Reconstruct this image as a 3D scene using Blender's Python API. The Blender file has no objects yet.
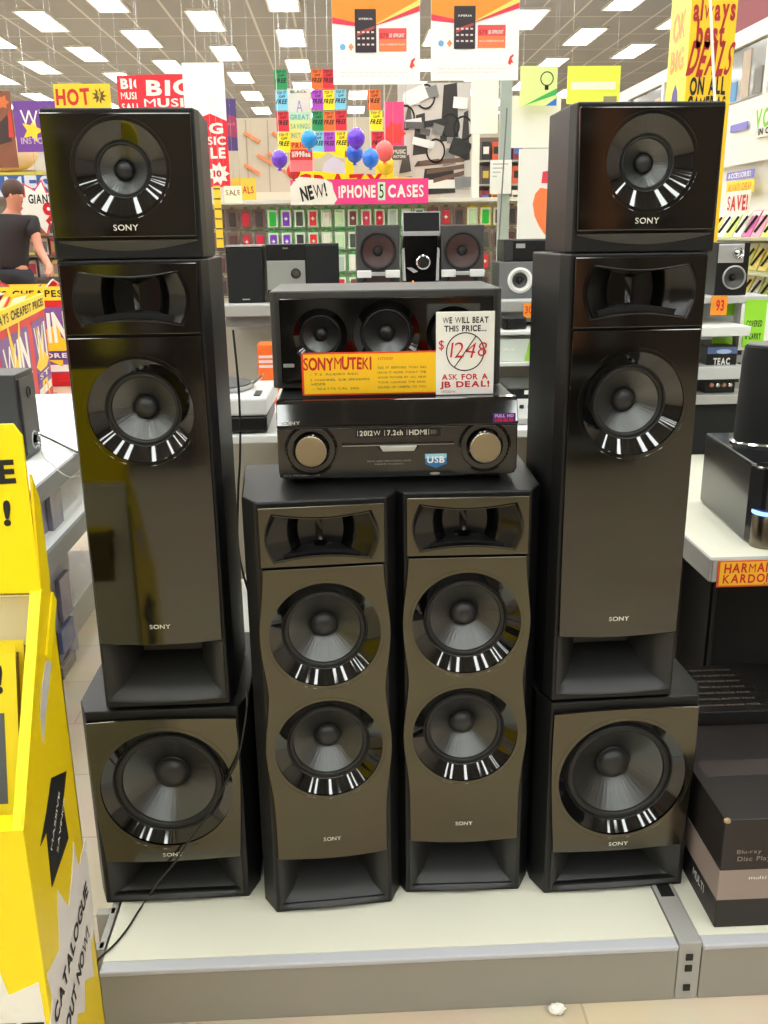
import bpy, bmesh, math, random
from mathutils import Matrix, Vector
PI = math.pi
SC = bpy.context.scene
COL = SC.collection
# ------------------------------------------------------------------ camera
F, YAW, PITCH, ROLL, EYE = 920.0, math.radians(2.4), math.radians(16.7), math.radians(-0.77), 1.5
CM = Matrix.Rotation(-YAW, 3, 'Z') @ Matrix.Rotation(PI/2 - PITCH, 3, 'X') @ Matrix.Rotation(ROLL, 3, 'Z')
CE = Vector((0, 0, EYE))
cam = bpy.data.objects.new('camera', bpy.data.cameras.new('camera'))
COL.objects.link(cam)
cam.matrix_world = Matrix.Translation(CE) @ CM.to_4x4()
cam.data.sensor_fit = 'VERTICAL'; cam.data.sensor_height = 24.0; cam.data.lens = F/1024*24.0
cam.data.clip_start = 0.02; cam.data.clip_end = 200
SC.camera = cam
def ray(x, y): return CM @ Vector(((x-384)/F, -(y-512)/F, -1))
def at(x, y, Y): d = ray(x, y); return CE + d*(Y/d.y)
def atx(x, y, X): d = ray(x, y); return CE + d*(X/d.x)
def atz(x, y, z): d = ray(x, y); return CE + d*((z-EYE)/d.z)
# ------------------------------------------------------------------ materials
def lin(c):
    c = c/255.0
    return c/12.92 if c <= 0.04045 else ((c+0.055)/1.055)**2.4
def rgb(c): return (lin(c[0]), lin(c[1]), lin(c[2]), 1)
MATS = {}
def mat(name, c, rough=.5, metal=0, spec=.5, coat=0, emit=0, bump=0, bscale=60, vary=0, alpha=1, trans=0):
    if name in MATS: return MATS[name]
    m = bpy.data.materials.new(name); m.use_nodes = True
    nt = m.node_tree; b = nt.nodes['Principled BSDF']
    b.inputs['Base Color'].default_value = rgb(c)
    b.inputs['Roughness'].default_value = rough; b.inputs['Metallic'].default_value = metal
    b.inputs['Specular IOR Level'].default_value = spec
    b.inputs['Coat Weight'].default_value = coat; b.inputs['Coat Roughness'].default_value = .05
    b.inputs['Transmission Weight'].default_value = trans
    if emit:
        b.inputs['Emission Color'].default_value = rgb(c); b.inputs['Emission Strength'].default_value = emit
    if bump or vary:
        tc = nt.nodes.new('ShaderNodeTexCoord'); n = nt.nodes.new('ShaderNodeTexNoise')
        n.inputs['Scale'].default_value = bscale; n.inputs['Detail'].default_value = 4
        nt.links.new(tc.outputs['Object'], n.inputs['Vector'])
        if bump:
            bp = nt.nodes.new('ShaderNodeBump'); bp.inputs['Strength'].default_value = bump; bp.inputs['Distance'].default_value = .002
            nt.links.new(n.outputs['Fac'], bp.inputs['Height']); nt.links.new(bp.outputs['Normal'], b.inputs['Normal'])
        if vary:
            mx = nt.nodes.new('ShaderNodeMix'); mx.data_type = 'RGBA'
            a = rgb(c); d = tuple(max(0, v*(1-vary)) for v in a[:3])+(1,)
            mx.inputs[6].default_value = a; mx.inputs[7].default_value = d
            nt.links.new(n.outputs['Fac'], mx.inputs[0]); nt.links.new(mx.outputs[2], b.inputs['Base Color'])
    MATS[name] = m
    return m
def paint(c, rough=.55, **k): return mat('paint_%d_%d_%d_%d' % (c[0], c[1], c[2], int(rough*100)), c, rough, **k)
BLACK = mat('black_vinyl', (17, 17, 18), .42, spec=.4, bump=.25, bscale=400)
BLACK2 = mat('black_plastic', (16, 16, 17), .35)
DARKG = mat('charcoal_plastic', (58, 57, 56), .38)
RUBBER = mat('black_rubber', (22, 22, 22), .5)
CLOTH = mat('grille_cloth', (14, 14, 15), .85, bump=.5, bscale=900)
RING = mat('piano_black_trim', (6, 6, 7), .05, spec=.85)
HORN = mat('gloss_black_horn', (7, 7, 8), .16, spec=.5)
PAPER = mat('white_paper', (238, 236, 228), .6)
INK = mat('black_ink', (18, 16, 16), .6)
RED = mat('red_ink', (205, 22, 30), .5)
SILVER = mat('silver_plastic', (178, 178, 176), .35, metal=.3)
CHROME = mat('chrome', (215, 215, 215), .12, metal=1)
GREYM = mat('grey_shelf_metal', (165, 163, 158), .45, metal=.1)
LOGO = mat('logo_silver', (215, 212, 200), .4, metal=.2)
YEL = mat('yellow_card', (250, 225, 0), .45)
DIRTW = mat('cream_deck', (226, 224, 206), .42, vary=.08, bscale=3)
# brushed gloss front of the speakers
def brushed(name, c, rough, stretch=(2, 2, 90), metal=1.0, bump=.05, coat=.0, coatr=.03):
    m = mat(name, c, rough, metal=metal, coat=coat)
    nt = m.node_tree; b = nt.nodes['Principled BSDF']
    tc = nt.nodes.new('ShaderNodeTexCoord'); mp = nt.nodes.new('ShaderNodeMapping'); n = nt.nodes.new('ShaderNodeTexNoise')
    mp.inputs['Scale'].default_value = stretch; n.inputs['Scale'].default_value = 12; n.inputs['Detail'].default_value = 3
    bp = nt.nodes.new('ShaderNodeBump'); bp.inputs['Strength'].default_value = bump; bp.inputs['Distance'].default_value = .001
    nt.links.new(tc.outputs['Object'], mp.inputs['Vector']); nt.links.new(mp.outputs[0], n.inputs['Vector'])
    nt.links.new(n.outputs['Fac'], bp.inputs['Height']); nt.links.new(bp.outputs['Normal'], b.inputs['Normal'])
    b.inputs['Coat Roughness'].default_value = coatr
    return m
PANEL = brushed('smoked_mirror_front', (84, 83, 80), .07, (60, 60, 1.5), bump=.015)
PANELC = brushed('bronze_brushed_front', (94, 91, 80), .16, (60, 60, 1.5), bump=.04)
CONE = brushed('grey_metal_cone', (92, 93, 93), .30, (3, 3, 3), metal=.85, bump=.0)
RECV = brushed('receiver_brushed', (98, 97, 96), .24, (1.5, 60, 60), bump=.05)

# ------------------------------------------------------------------ mesh helpers
class MB:
    def __init__(s): s.v = []; s.f = []
    def add(s, vs, fs):
        n = len(s.v); s.v += [tuple(p) for p in vs]; s.f += [tuple(i+n for i in f) for f in fs]; return s
    def box(s, x0, x1, y0, y1, z0, z1):
        return s.add([(x0,y0,z0),(x1,y0,z0),(x1,y1,z0),(x0,y1,z0),(x0,y0,z1),(x1,y0,z1),(x1,y1,z1),(x0,y1,z1)],
                     [(0,3,2,1),(4,5,6,7),(0,1,5,4),(1,2,6,5),(2,3,7,6),(3,0,4,7)])
    def prism(s, poly, a, b, ax='y'):
        n = len(poly)
        def P(p, t):
            return {'y': (p[0], t, p[1]), 'z': (p[0], p[1], t), 'x': (t, p[0], p[1])}[ax]
        return s.add([P(p, a) for p in poly]+[P(p, b) for p in poly],
                     [tuple(range(n)), tuple(range(2*n-1, n-1, -1))]+[(i, i+n, (i+1) % n+n, (i+1) % n) for i in range(n)])
    def loft(s, loops, cap0=True, cap1=True, closed=True):
        n = len(loops[0]); vs = [p for l in loops for p in l]; fs = []
        for k in range(len(loops)-1):
            for i in range(n if closed else n-1):
                j = (i+1) % n; fs.append((k*n+i, k*n+j, (k+1)*n+j, (k+1)*n+i))
        if cap0: fs.append(tuple(range(n-1, -1, -1)))
        if cap1: fs.append(tuple((len(loops)-1)*n+i for i in range(n)))
        return s.add(vs, fs)
    def lathe(s, prof, c=(0, 0, 0), ax='y', seg=48, caps=(False, False)):
        loops = []
        for r, t in prof:
            l = []
            for i in range(seg):
                a = 2*PI*i/seg; u, w = r*math.cos(a), r*math.sin(a)
                l.append({'y': (c[0]+u, c[1]+t, c[2]+w), 'z': (c[0]+u, c[1]+w, c[2]+t), 'x': (c[0]+t, c[1]+u, c[2]+w)}[ax])
            loops.append(l)
        return s.loft(loops, caps[0], caps[1])
    def tube(s, pts, r, seg=8):
        pts = [Vector(p) for p in pts]; loops = []; up = Vector((0, 0, 1))
        for i, p in enumerate(pts):
            d = (pts[min(i+1, len(pts)-1)]-pts[max(i-1, 0)]).normalized()
            u = d.cross(up)
            if u.length < 1e-3: u = d.cross(Vector((0, 1, 0)))
            u.normalize(); w = d.cross(u)
            rr = r[i] if isinstance(r, (list, tuple)) else r
            loops.append([p+u*rr*math.cos(2*PI*k/seg)+w*rr*math.sin(2*PI*k/seg) for k in range(seg)])
        return s.loft(loops)
    def ball(s, c, rx, ry, rz, seg=20, rings=12):
        prof = []; loops = []
        for k in range(rings+1):
            a = -PI/2+PI*k/rings; rr = max(math.cos(a), 1e-3)
            loops.append([(c[0]+rx*rr*math.cos(2*PI*i/seg), c[1]+ry*rr*math.sin(2*PI*i/seg), c[2]+rz*math.sin(a)) for i in range(seg)])
        return s.loft(loops)
def obj(name, mb, m, parent=None, bev=0, smooth=False, seg=2, ang=35, **props):
    me = bpy.data.meshes.new(name); bm = bmesh.new()
    vs = [bm.verts.new(p) for p in mb.v]
    for f in mb.f:
        try: bm.faces.new([vs[i] for i in f])
        except ValueError: pass
    bmesh.ops.remove_doubles(bm, verts=bm.verts, dist=1e-6)
    bmesh.ops.recalc_face_normals(bm, faces=bm.faces)
    if bev:
        es = [e for e in bm.edges if len(e.link_faces) == 2 and e.calc_face_angle(0) > math.radians(30)]
        bmesh.ops.bevel(bm, geom=es, offset=bev, segments=seg, profile=.5, affect='EDGES', clamp_overlap=True)
    if smooth:
        for f in bm.faces: f.smooth = True
        for e in bm.edges:
            if len(e.link_faces) == 2 and e.calc_face_angle(0) > math.radians(ang): e.smooth = False
    bm.to_mesh(me); bm.free()
    me.materials.append(m)
    o = bpy.data.objects.new(name, me); COL.objects.link(o)
    if parent: o.parent = parent
    for k, v in props.items(): o[k] = v
    return o
def tag(o, label, cat, group=None):
    o['label'] = label; o['category'] = cat
    if group: o['group'] = group
    return o
def thing(name, label, cat, loc=(0, 0, 0), rz=0, group=None):
    o = bpy.data.objects.new(name, None); COL.objects.link(o); o.location = loc; o.rotation_euler = (0, 0, rz)
    o.empty_display_size = .05
    return tag(o, label, cat, group)
def struct(name, mb, m, **k):
    o = obj(name, mb, m, **k); o['kind'] = 'structure'; return o
def copy_tree(o, parent=None):
    c = o.copy(); COL.objects.link(c)
    if parent: c.parent = parent
    for ch in list(o.children): copy_tree(ch, c)
    return c
def cut(o, cutters):
    tmp = []
    for mb in cutters:
        t = obj('cutter', mb, BLACK)
        t.parent = o.parent; tmp.append(t)
        md = o.modifiers.new('b', 'BOOLEAN'); md.operation = 'DIFFERENCE'; md.solver = 'EXACT'; md.object = t
    bpy.context.view_layer.update()
    dg = bpy.context.evaluated_depsgraph_get()
    me = bpy.data.meshes.new_from_object(o.evaluated_get(dg))
    o.modifiers.clear(); o.data = me
    if not me.materials: me.materials.append(BLACK)
    for t in tmp: bpy.data.objects.remove(t, do_unlink=True)
def circ(cx, cz, rx, rz=None, n=40, a0=0, a1=2*PI):
    rz = rx if rz is None else rz
    return [(cx+rx*math.cos(a0+(a1-a0)*i/n), cz+rz*math.sin(a0+(a1-a0)*i/n)) for i in range(n)]
# ------------------------------------------------------------------ lettering
GL = {}
def glyph(ch, bold):
    bold = min(bold, .0 if ch in 'MWmw' else .012 if ch in 'KkS$&' else .04)
    k = (ch, bold)
    if k not in GL:
        cu = bpy.data.curves.new('g', 'FONT'); cu.body = ch; cu.size = 1; cu.offset = bold; cu.resolution_u = 3
        o = bpy.data.objects.new('g', cu); COL.objects.link(o); bpy.context.view_layer.update()
        me = bpy.data.meshes.new_from_object(o.evaluated_get(bpy.context.evaluated_depsgraph_get()))
        vs = [(v.co.x, v.co.y) for v in me.vertices]; fs = [tuple(p.vertices) for p in me.polygons]
        bpy.data.objects.remove(o, do_unlink=True); bpy.data.curves.remove(cu); bpy.data.meshes.remove(me)
        if vs:
            x0 = min(v[0] for v in vs); x1 = max(v[0] for v in vs); vs = [(a-x0, b) for a, b in vs]; w = x1-x0
        else: w = .3
        GL[k] = (vs, fs, w)
    return GL[k]
def text(parent, s, w, h, m, cx, cz, y=0, bold=.02, jit=0, rot=0, shear=0, gap=.1, name='lettering', seed=1, axis='y', label=None):
    """s laid out to fit w x h, centred at (cx, cz) on the plane at y, facing -y."""
    rnd = random.Random(seed+len(s)); V = []; Fc = []; x = 0
    for ch in s:
        vs, fs, gw = glyph(ch, bold)
        r = rnd.uniform(-jit, jit); dy = rnd.uniform(-jit, jit)*.35; sc = 1+rnd.uniform(-jit, jit)*.5
        n = len(V)
        for a, b in vs:
            a2, b2 = (a-gw/2)*sc, (b-.35)*sc
            V.append((x+gw/2+a2*math.cos(r)-b2*math.sin(r), .35+dy+a2*math.sin(r)+b2*math.cos(r)))
        Fc += [tuple(i+n for i in f) for f in fs]; x += gw+gap
    if not V: return None
    x0 = min(v[0] for v in V); x1 = max(v[0] for v in V); z0 = min(v[1] for v in V); z1 = max(v[1] for v in V)
    mb = MB(); P = []
    for a, b in V:
        u = ((a-x0)/(x1-x0)-.5)*w; t = ((b-z0)/(z1-z0)-.5)*h; u += t*shear
        uu = u*math.cos(rot)-t*math.sin(rot); tt = u*math.sin(rot)+t*math.cos(rot)
        P.append((cx+uu, y, cz+tt))
    mb.add(P, Fc)
    me = bpy.data.meshes.new(name); me.from_pydata(mb.v, [], mb.f); me.materials.append(m)
    # the faces look towards -y
    bm = bmesh.new(); bm.from_mesh(me)
    for f in bm.faces:
        if f.normal.y > 0: f.normal_flip()
    bm.to_mesh(me); bm.free()
    o = bpy.data.objects.new(name, me); COL.objects.link(o); o.parent = parent
    return o
def patch(parent, name, poly, m, y, t=.0012):
    return obj(name, MB().prism(poly, y-t, y), m, parent)
def rect(x0, x1, z0, z1): return [(x0, z0), (x1, z0), (x1, z1), (x0, z1)]
def star(cx, cz, r1, r2, n, sx=1, a0=0):
    return [(cx+sx*(r1 if i % 2 == 0 else r2)*math.cos(a0+PI*i/n), cz+(r1 if i % 2 == 0 else r2)*math.sin(a0+PI*i/n)) for i in range(2*n)]
def board(name, label, cat, x0, y0, x1, y1, Y, m, th=.006, group=None, rz=0, hang=0, ceil=4.5):
    """an upright board whose corners stand at those pixels on the plane Y; returns object, width, height"""
    cy = (y0+y1)/2; cx = (x0+x1)/2
    c = at(cx, cy, Y); w = (at(x1, cy, Y)-at(x0, cy, Y)).length; h = (at(cx, y0, Y)-at(cx, y1, Y)).length
    o = obj(name, MB().box(-w/2, w/2, -th/2, th/2, -h/2, h/2), m)
    o.location = c; o.rotation_euler = (0, 0, rz); tag(o, label, cat, group)
    if hang:
        for sx in (-1, 1):
            obj('hanging_wire', MB().tube([(sx*w*.42, 0, h/2-.005), (sx*w*.42, 0, ceil-c.z-.004)],   .0009, 5), CHROME, o)
    return o, w, h

# ================================================================== ROOM
def floor_mat():
    m = mat('vinyl_floor', (205, 184, 150), .32)
    nt = m.node_tree; b = nt.nodes['Principled BSDF']
    tc = nt.nodes.new('ShaderNodeTexCoord'); br = nt.nodes.new('ShaderNodeTexBrick'); n = nt.nodes.new('ShaderNodeTexNoise')
    mp = nt.nodes.new('ShaderNodeMapping'); mp.inputs['Scale'].default_value = (1, 1, 1)
    br.inputs['Color1'].default_value = rgb((212, 196, 170)); br.inputs['Color2'].default_value = rgb((204, 186, 160)); br.inputs['Mortar'].default_value = rgb((184, 166, 142))
    br.inputs['Scale'].default_value = 1; br.inputs['Brick Width'].default_value = .9; br.inputs['Row Height'].default_value = .3; br.inputs['Mortar Size'].default_value = .003
    n.inputs['Scale'].default_value = 5
    mx = nt.nodes.new('ShaderNodeMix'); mx.data_type = 'RGBA'; mx.blend_type = 'MULTIPLY'; mx.inputs[0].default_value = .25
    nt.links.new(tc.outputs['Object'], mp.inputs[0]); nt.links.new(mp.outputs[0], br.inputs['Vector']); nt.links.new(mp.outputs[0], n.inputs['Vector'])
    nt.links.new(br.outputs['Color'], mx.inputs[6]); nt.links.new(n.outputs['Color'], mx.inputs[7]); nt.links.new(mx.outputs[2], b.inputs['Base Color'])
    return m
def ceil_mat():
    m = mat('ceiling_tiles', (196, 188, 178), .8)
    nt = m.node_tree; b = nt.nodes['Principled BSDF']
    tc = nt.nodes.new('ShaderNodeTexCoord'); br = nt.nodes.new('ShaderNodeTexBrick'); mp = nt.nodes.new('ShaderNodeMapping')
    br.offset = 0; br.inputs['Color1'].default_value = rgb((160, 158, 158)); br.inputs['Color2'].default_value = rgb((154, 152, 152)); br.inputs['Mortar'].default_value = rgb((205, 202, 200))
    br.inputs['Scale'].default_value = 1; br.inputs['Brick Width'].default_value = .5775; br.inputs['Row Height'].default_value = 1.22; br.inputs['Mortar Size'].default_value = .018
    nt.links.new(tc.outputs['Object'], mp.inputs[0]); nt.links.new(mp.outputs[0], br.inputs['Vector']); nt.links.new(br.outputs['Color'], b.inputs['Base Color'])
    return m
CZ = 4.5
XL, XR, YB, YF = -13.0, 8.0, -7.0, 27.0
struct('floor', MB().box(XL, XR, YB, YF, -.1, 0), floor_mat())
ceiling = struct('ceiling', MB().box(XL, XR, YB, YF, CZ, CZ+.1), ceil_mat())
WALLM = mat('wall_paint', (205, 196, 184), .7, vary=.05, bscale=1.5)
struct('wall_far', MB().box(XL, XR, YF, YF+.1, 0, CZ), WALLM)
struct('wall_left', MB().box(XL-.1, XL, YB, YF, 0, CZ), WALLM)
struct('wall_right', MB().box(XR, XR+.1, YB, YF, 0, CZ), WALLM)
struct('wall_rear', MB().box(XL, XR, YB-.1, YB, 0, CZ), mat('rear_wall_paint', (120, 108, 96), .7))
TUBE = mat('fluorescent_diffuser', (250, 255, 252), .5, emit=7.5)
FRAMEW = mat('white_light_frame', (232, 230, 224), .5)
px_, py_ = 1.155, 1.22
ORD = ['first', 'second', 'third', 'fourth', 'fifth', 'sixth', 'seventh', 'eighth', 'ninth', 'tenth', 'eleventh', 'twelfth', 'thirteenth',
       'fourteenth', 'fifteenth', 'sixteenth', 'seventeenth', 'eighteenth', 'nineteenth', 'twentieth', 'twenty-first', 'twenty-second', 'twenty-third', 'twenty-fourth', 'twenty-fifth', 'twenty-sixth']
cl = None
for i in range(-9, 6):
    x = -.68+px_*i
    side = 'left' if i < 0 else 'right'
    k = (-i-1) if i < 0 else i
    cnt = 0
    for j in range(-18, 10):
        if (i+j) % 2: continue
        y = 15.95+py_*j
        if not (YB+.8 < y < YF-.8): continue
        if cl is None:
            cl = thing('ceiling_light', '', 'ceiling light', (0, 0, CZ))
            f = MB()
            for a, b, c, d in ((-.22, .22, -.66, -.62), (-.22, .22, .62, .66), (-.22, -.19, -.62, .62), (.19, .22, -.62, .62)): f.box(a, b, c, d, -.03, 0)
            obj('frame', f, FRAMEW, cl)
            obj('diffuser', MB().box(-.19, .19, -.62, .62, -.018, -.002), TUBE, cl)
            o = cl
        else: o = copy_tree(cl)
        o.location = (x, y, CZ)
        if y < 12.2 or abs(x) > .45*y+.5:
            tag(o, 'white fluorescent ceiling light overhead, outside the picture', 'ceiling light', 'ceiling lights outside the picture'); continue
        tag(o, 'white fluorescent ceiling light, %s back in the %s column %s of the hanging phone posters' % (ORD[cnt], ORD[k], side), 'ceiling light', 'fluorescent ceiling lights')
        cnt += 1

# ================================================================== PLATFORM
PLY = 1.485
def plinth(name, label, x0, x1, depth=.75, joint=False):
    t = thing(name, label, 'display platform', ((x0+x1)/2, PLY, 0)); w = (x1-x0)/2
    obj('deck', MB().box(-w, w, .024, depth, .119, .135), DIRTW, t, bev=.001)
    lip = MB().box(-w, w, -.004, .024, .1225, .1345)
    obj('edge_trim', lip, mat('lilac_grey_trim', (186, 187, 192), .4), t, bev=.003)
    obj('kick_panel', MB().box(-w, w, 0, .012, .0, .122), mat('taupe_kick_panel', (152, 148, 138), .5, metal=.1), t, bev=.001)
    obj('back_rail', MB().box(-w, w, depth-.02, depth, .0, .119), GREYM, t)
    obj('frame', MB().box(-w+.002, w-.002, .012, depth-.02, .02, .118), GREYM, t)
    return t
plinth('display_platform', 'cream topped grey metal platform carrying the stacked tower speakers', -.505, .640)
plinth('display_platform', 'narrow cream topped platform section under the stacked dark cartons', .690, 1.75)
ch = thing('shelf_upright', 'slotted grey metal channel between the two cream platform decks', 'shelf upright', (.665, PLY, 0))
obj('channel', MB().box(-.023, .023, .0, .7, .0, .139), GREYM, ch, bev=.002)
for z in (.03, .078, .105):
    obj('slot', MB().box(-.008, .006, -.003, .001, z-.007, z+.007), INK, ch)
obj('bracket_hole', MB().box(-.014, .014, .135, .185, .1385, .141), INK, ch)
ch2 = thing('shelf_upright', 'slotted grey rail at the edge of the platform beside the yellow catalogue stand', 'shelf upright', (-.53, PLY+.06, 0))
obj('channel', MB().box(-.022, .018, 0, .65, .0, .06).box(.006, .018, 0, .65, .06, .134).box(-.022, .018, 0, .02, .06, .134).box(-.022, .018, .1, .12, .06, .134), GREYM, ch2, bev=.002)

# ================================================================== SPEAKERS
def woofer(t, cx, cz, R, y0=-.012, slope=.78, rin=.73):
    """glossy funnel trim ring > rubber surround, metal cone, dust cap"""
    ri = rin*R; d = (R-ri)*slope
    ring = obj('woofer_ring', MB().lathe([(R*.992, y0+.012), (R, y0-.0003), (ri, y0+d), (ri-.0008, y0+d+.012)], (cx, 0, cz), seg=128), RING, t, smooth=True, ang=18)
    s0 = y0+d-.001; ro = ri*.84
    prof = [(ri+.001, s0+.008), (ri, s0), (ri-.002, s0+.001)]
    for k in range(9):
        a = PI*k/8; rm = (ri-.003+ro)/2; hw = (ri-.003-ro)/2
        prof.append((rm+hw*math.cos(a), s0+.003-.6*hw*math.sin(a)))
    prof.append((ro-.001, s0+.010))
    obj('surround', MB().lathe(prof, (cx, 0, cz), seg=64), RUBBER, ring, smooth=True, ang=70)
    rc = .36*ro if rin > .6 else .40*ro
    dc = (ro-rc)*.78
    seg = 180; loops = []
    for k in range(5):
        u = k/4; r = ro+(rc*.8-ro)*u; yy = s0+.006+dc*u
        l = []
        for i in range(seg):
            a = 2*PI*i/seg; rip = .00022*math.sin(a*45)*math.sin(PI*u)
            l.append((cx+r*math.cos(a), yy+rip, cz+r*math.sin(a)))
        loops.append(l)
    obj('cone', MB().loft(loops, False, True), CONE, ring, smooth=True, ang=80)
    prof = [(rc*1.05, s0+.004+dc*.82)]
    for k in range(9):
        a = PI/2*k/8; prof.append((max(rc*math.cos(a), .0004), s0+.008+dc*.72-rc*.62*math.sin(a)))
    obj('dust_cap', MB().lathe(prof, (cx, 0, cz), seg=40, caps=(False, True)), mat('dust_cap_black', (40, 40, 41), .38), ring, smooth=True, ang=80)
def horn_outline(cx, cz, w, h, n=10, bow=.12, pinch=.1):
    """butterfly opening: sides bow out, top and bottom pinch in"""
    P = []
    for i in range(n): # bottom, left to right
        u = i/n; P.append((cx-w/2*.86+w*.86*u, cz-h/2+h*pinch*math.sin(PI*u)))
    for i in range(n): # right side
        u = i/n; P.append((cx+w/2*.86+w/2*.14*math.sin(PI*u), cz-h/2+h*u))
    for i in range(n):
        u = i/n; P.append((cx+w/2*.86-w*.86*u, cz+h/2-h*pinch*math.sin(PI*u)))
    for i in range(n):
        u = i/n; P.append((cx-w/2*.86-w/2*.14*math.sin(PI*u), cz+h/2-h*u))
    return P
def horn(t, cx, cz, w, h, y0=-.012):
    def L(sw, sh, y, pinch=.1): return [(p[0], y, p[1]) for p in horn_outline(cx, cz, w*sw, h*sh, pinch=pinch)]
    mb = MB().loft([L(1.03, 1.05, y0+.003), L(1.03, 1.05, y0-.001), L(1.0, 1.0, y0-.0015), L(.93, .93, y0+.006), L(.66, .86, y0+.018), L(.5, .8, y0+.034), L(.42, .74, y0+.055), L(.12, .6, y0+.06)], False, True)
    h_ = obj('tweeter_horn', mb, HORN, t, smooth=True, ang=50)
def port(t, x0, x1, z0, z1, y0=-.002, sag=.006, taper=.22):
    n = 12; w = x1-x0; h = z1-z0
    def loop(y, ix, zb, zt, sg, st=0):
        P = []
        for i in range(n+1):
            u = i/n; P.append((x0+ix+(w-2*ix)*u, y-sg*math.sin(PI*u), zb-sg*.4*math.sin(PI*u)))
        for i in range(n+1):
            u = i/n; P.append((x1-ix-(w-2*ix)*u, y, zt-st*math.sin(PI*u)))
        return P
    mb = MB().loft([loop(y0+.012, -.003, z0-.003, z1+.002, sag), loop(y0-.002, -.001, z0-.002, z1+.001, sag), loop(y0, .003, z0+.003, z1-.001, sag),
                    loop(y0+.03, w*taper*.55, z0+h*.16, z1-.002, 0), loop(y0+.07, w*taper, z0+h*.42, z1-.004, 0), loop(y0+.10, w*taper*1.1, z0+h*.5, z1-.004, 0)], False, True)
    obj('bass_port', mb, mat('port_plastic', (36, 36, 36), .42), t, smooth=True, ang=50)
def cabinet(t, w, h, d, cx_, cy_, m=BLACK, bev=.003):
    p = [(-w/2+cx_, 0), (w/2-cx_, 0), (w/2, cy_), (w/2, d), (-w/2, d), (-w/2, cy_)]
    return obj('cabinet', MB().prism(p, 0, h, 'z'), m, t, bev=bev)
def cyl_cut(cx, cz, r, y0=-.05, y1=.09): return MB().prism(circ(cx, cz, r, n=72), y0, y1)
def rcut(x0, x1, z0, z1, y0=-.05, y1=.11): return MB().prism(rect(x0, x1, z0, z1), y0, y1)
def sony(t, cx, cz, y, w=.045, h=.010): text(t, 'SONY', w, h, LOGO, cx, cz, y, bold=.015, name='brand_lettering')

def subwoofer(label, x, y, rz):
    t = thing('subwoofer', label, 'subwoofer', (x, y, .1355), rz, 'stacked home theatre speakers')
    w, h, d = .345, .458, .37
    c = cabinet(t, w, h, d, .020, .05)
    cut(c, [cyl_cut(0, .281, .135), rcut(-.135, .135, .022, .106)])
    P = []
    n = 10
    for i in range(n+1):
        u = i/n; P.append((-.140+.28*u, .112-.005*math.sin(PI*u)))
    for i in range(1, n+1):
        u = i/n; P.append((.140+.010*math.sin(PI*u*.7)-.0*u+.002*u, .112+.326*u))
    for i in range(1, n): u = i/n; P.append((.149-.298*u, .4385+.004*math.sin(PI*u)))
    for i in range(n+1):
        u = 1-i/n; P.append((-(.140+.010*math.sin(PI*u*.7)+.002*u), .112+.326*u))
    p = obj('front_panel', MB().prism(P[:-1], -.012, 0), PANELC, t, bev=.0015)
    cut(p, [cyl_cut(0, .281, .135)])
    woofer(t, 0, .281, .143, slope=.8, rin=.80)
    port(t, -.14, .14, .014, .107)
    sony(t, .0, .1245, -.0128, .042, .009)
    obj('foot', MB().lathe([(.018, -.0004), (.018, .004)], (-.13, .05, 0), 'z', 16, (True, True)), RUBBER, t)
    obj('foot', MB().lathe([(.018, -.0004), (.018, .004)], (.13, .05, 0), 'z', 16, (True, True)), RUBBER, t)
    return t
def tower(label, x, y, rz):
    t = thing('tower_speaker', label, 'tower speaker', (x, y, .600), rz, 'stacked home theatre speakers')
    w, h, d = .266, .866, .25
    c = cabinet(t, w, h, d, .010, .035)
    cut(c, [cyl_cut(0, .600, .095), rcut(-.117, .117, .014, .138), MB().prism(horn_outline(0, .812, .205, .092), -.05, .08)])
    # lower glossy panel
    P = []; n = 10
    for i in range(n+1): u = i/n; P.append((-.117+.234*u, .145-.006*math.sin(PI*u)))
    for i in range(n+1): u = i/n; P.append((.117+.002*math.sin(PI*u), .147+.587*u))
    for i in range(n+1): u = i/n; P.append((-(.117+.002*math.sin(PI*(1-u))), .734-.587*u))
    p = obj('front_panel', MB().prism(P[:-1], -.012, 0), PANEL, t, bev=.0015)
    cut(p, [cyl_cut(0, .600, .095)])
    q = obj('horn_panel', MB().prism(rect(-.118, .118, .7385, .860), -.012, 0), PANEL, t, bev=.0015)
    cut(q, [MB().prism(horn_outline(0, .800, .196, .088), -.05, .08)])
    horn(t, 0, .800, .200, .092)
    woofer(t, 0, .600, .102, rin=.68)
    port(t, -.116, .116, .018, .139)
    sony(t, .0, .178, -.0128, .040, .009)
    return t
def satellite(label, x, y, rz):
    t = thing('satellite_speaker', label, 'speaker', (x, y, 1.4675), rz, 'stacked home theatre speakers')
    w, h, d = .264, .243, .185
    c = cabinet(t, w, h, d, .006, .03)
    cut(c, [cyl_cut(0, .147, .076)])
    P = [(-.121, .036), (.118, .036), (.122, .234), (-.125, .234)]
    p = obj('front_panel', MB().prism(P, -.012, 0), PANEL, t, bev=.002)
    cut(p, [cyl_cut(0, .147, .076)])
    # shallow curved chin under the panel
    n = 10; mb = MB(); L0 = []; L1 = []
    for i in range(n+1):
        u = i/n; L0.append((-.118+.236*u, -.008*math.sin(PI*u)-.001, .031)); L1.append((-.118+.236*u, -.001, .031-.016*math.sin(PI*u)-.002))
    mb.loft([[(a, .004, b+.002) for a, _, b in L0], L0, L1, [(a, .004, b-.002) for a, _, b in L1]], False, False, closed=False)
    obj('chin_recess', mb, DARKG, t, smooth=True)
    woofer(t, 0, .147, .0825, rin=.57, slope=.6)
    sony(t, .0, .052, -.0128, .042, .010)
    return t
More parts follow.
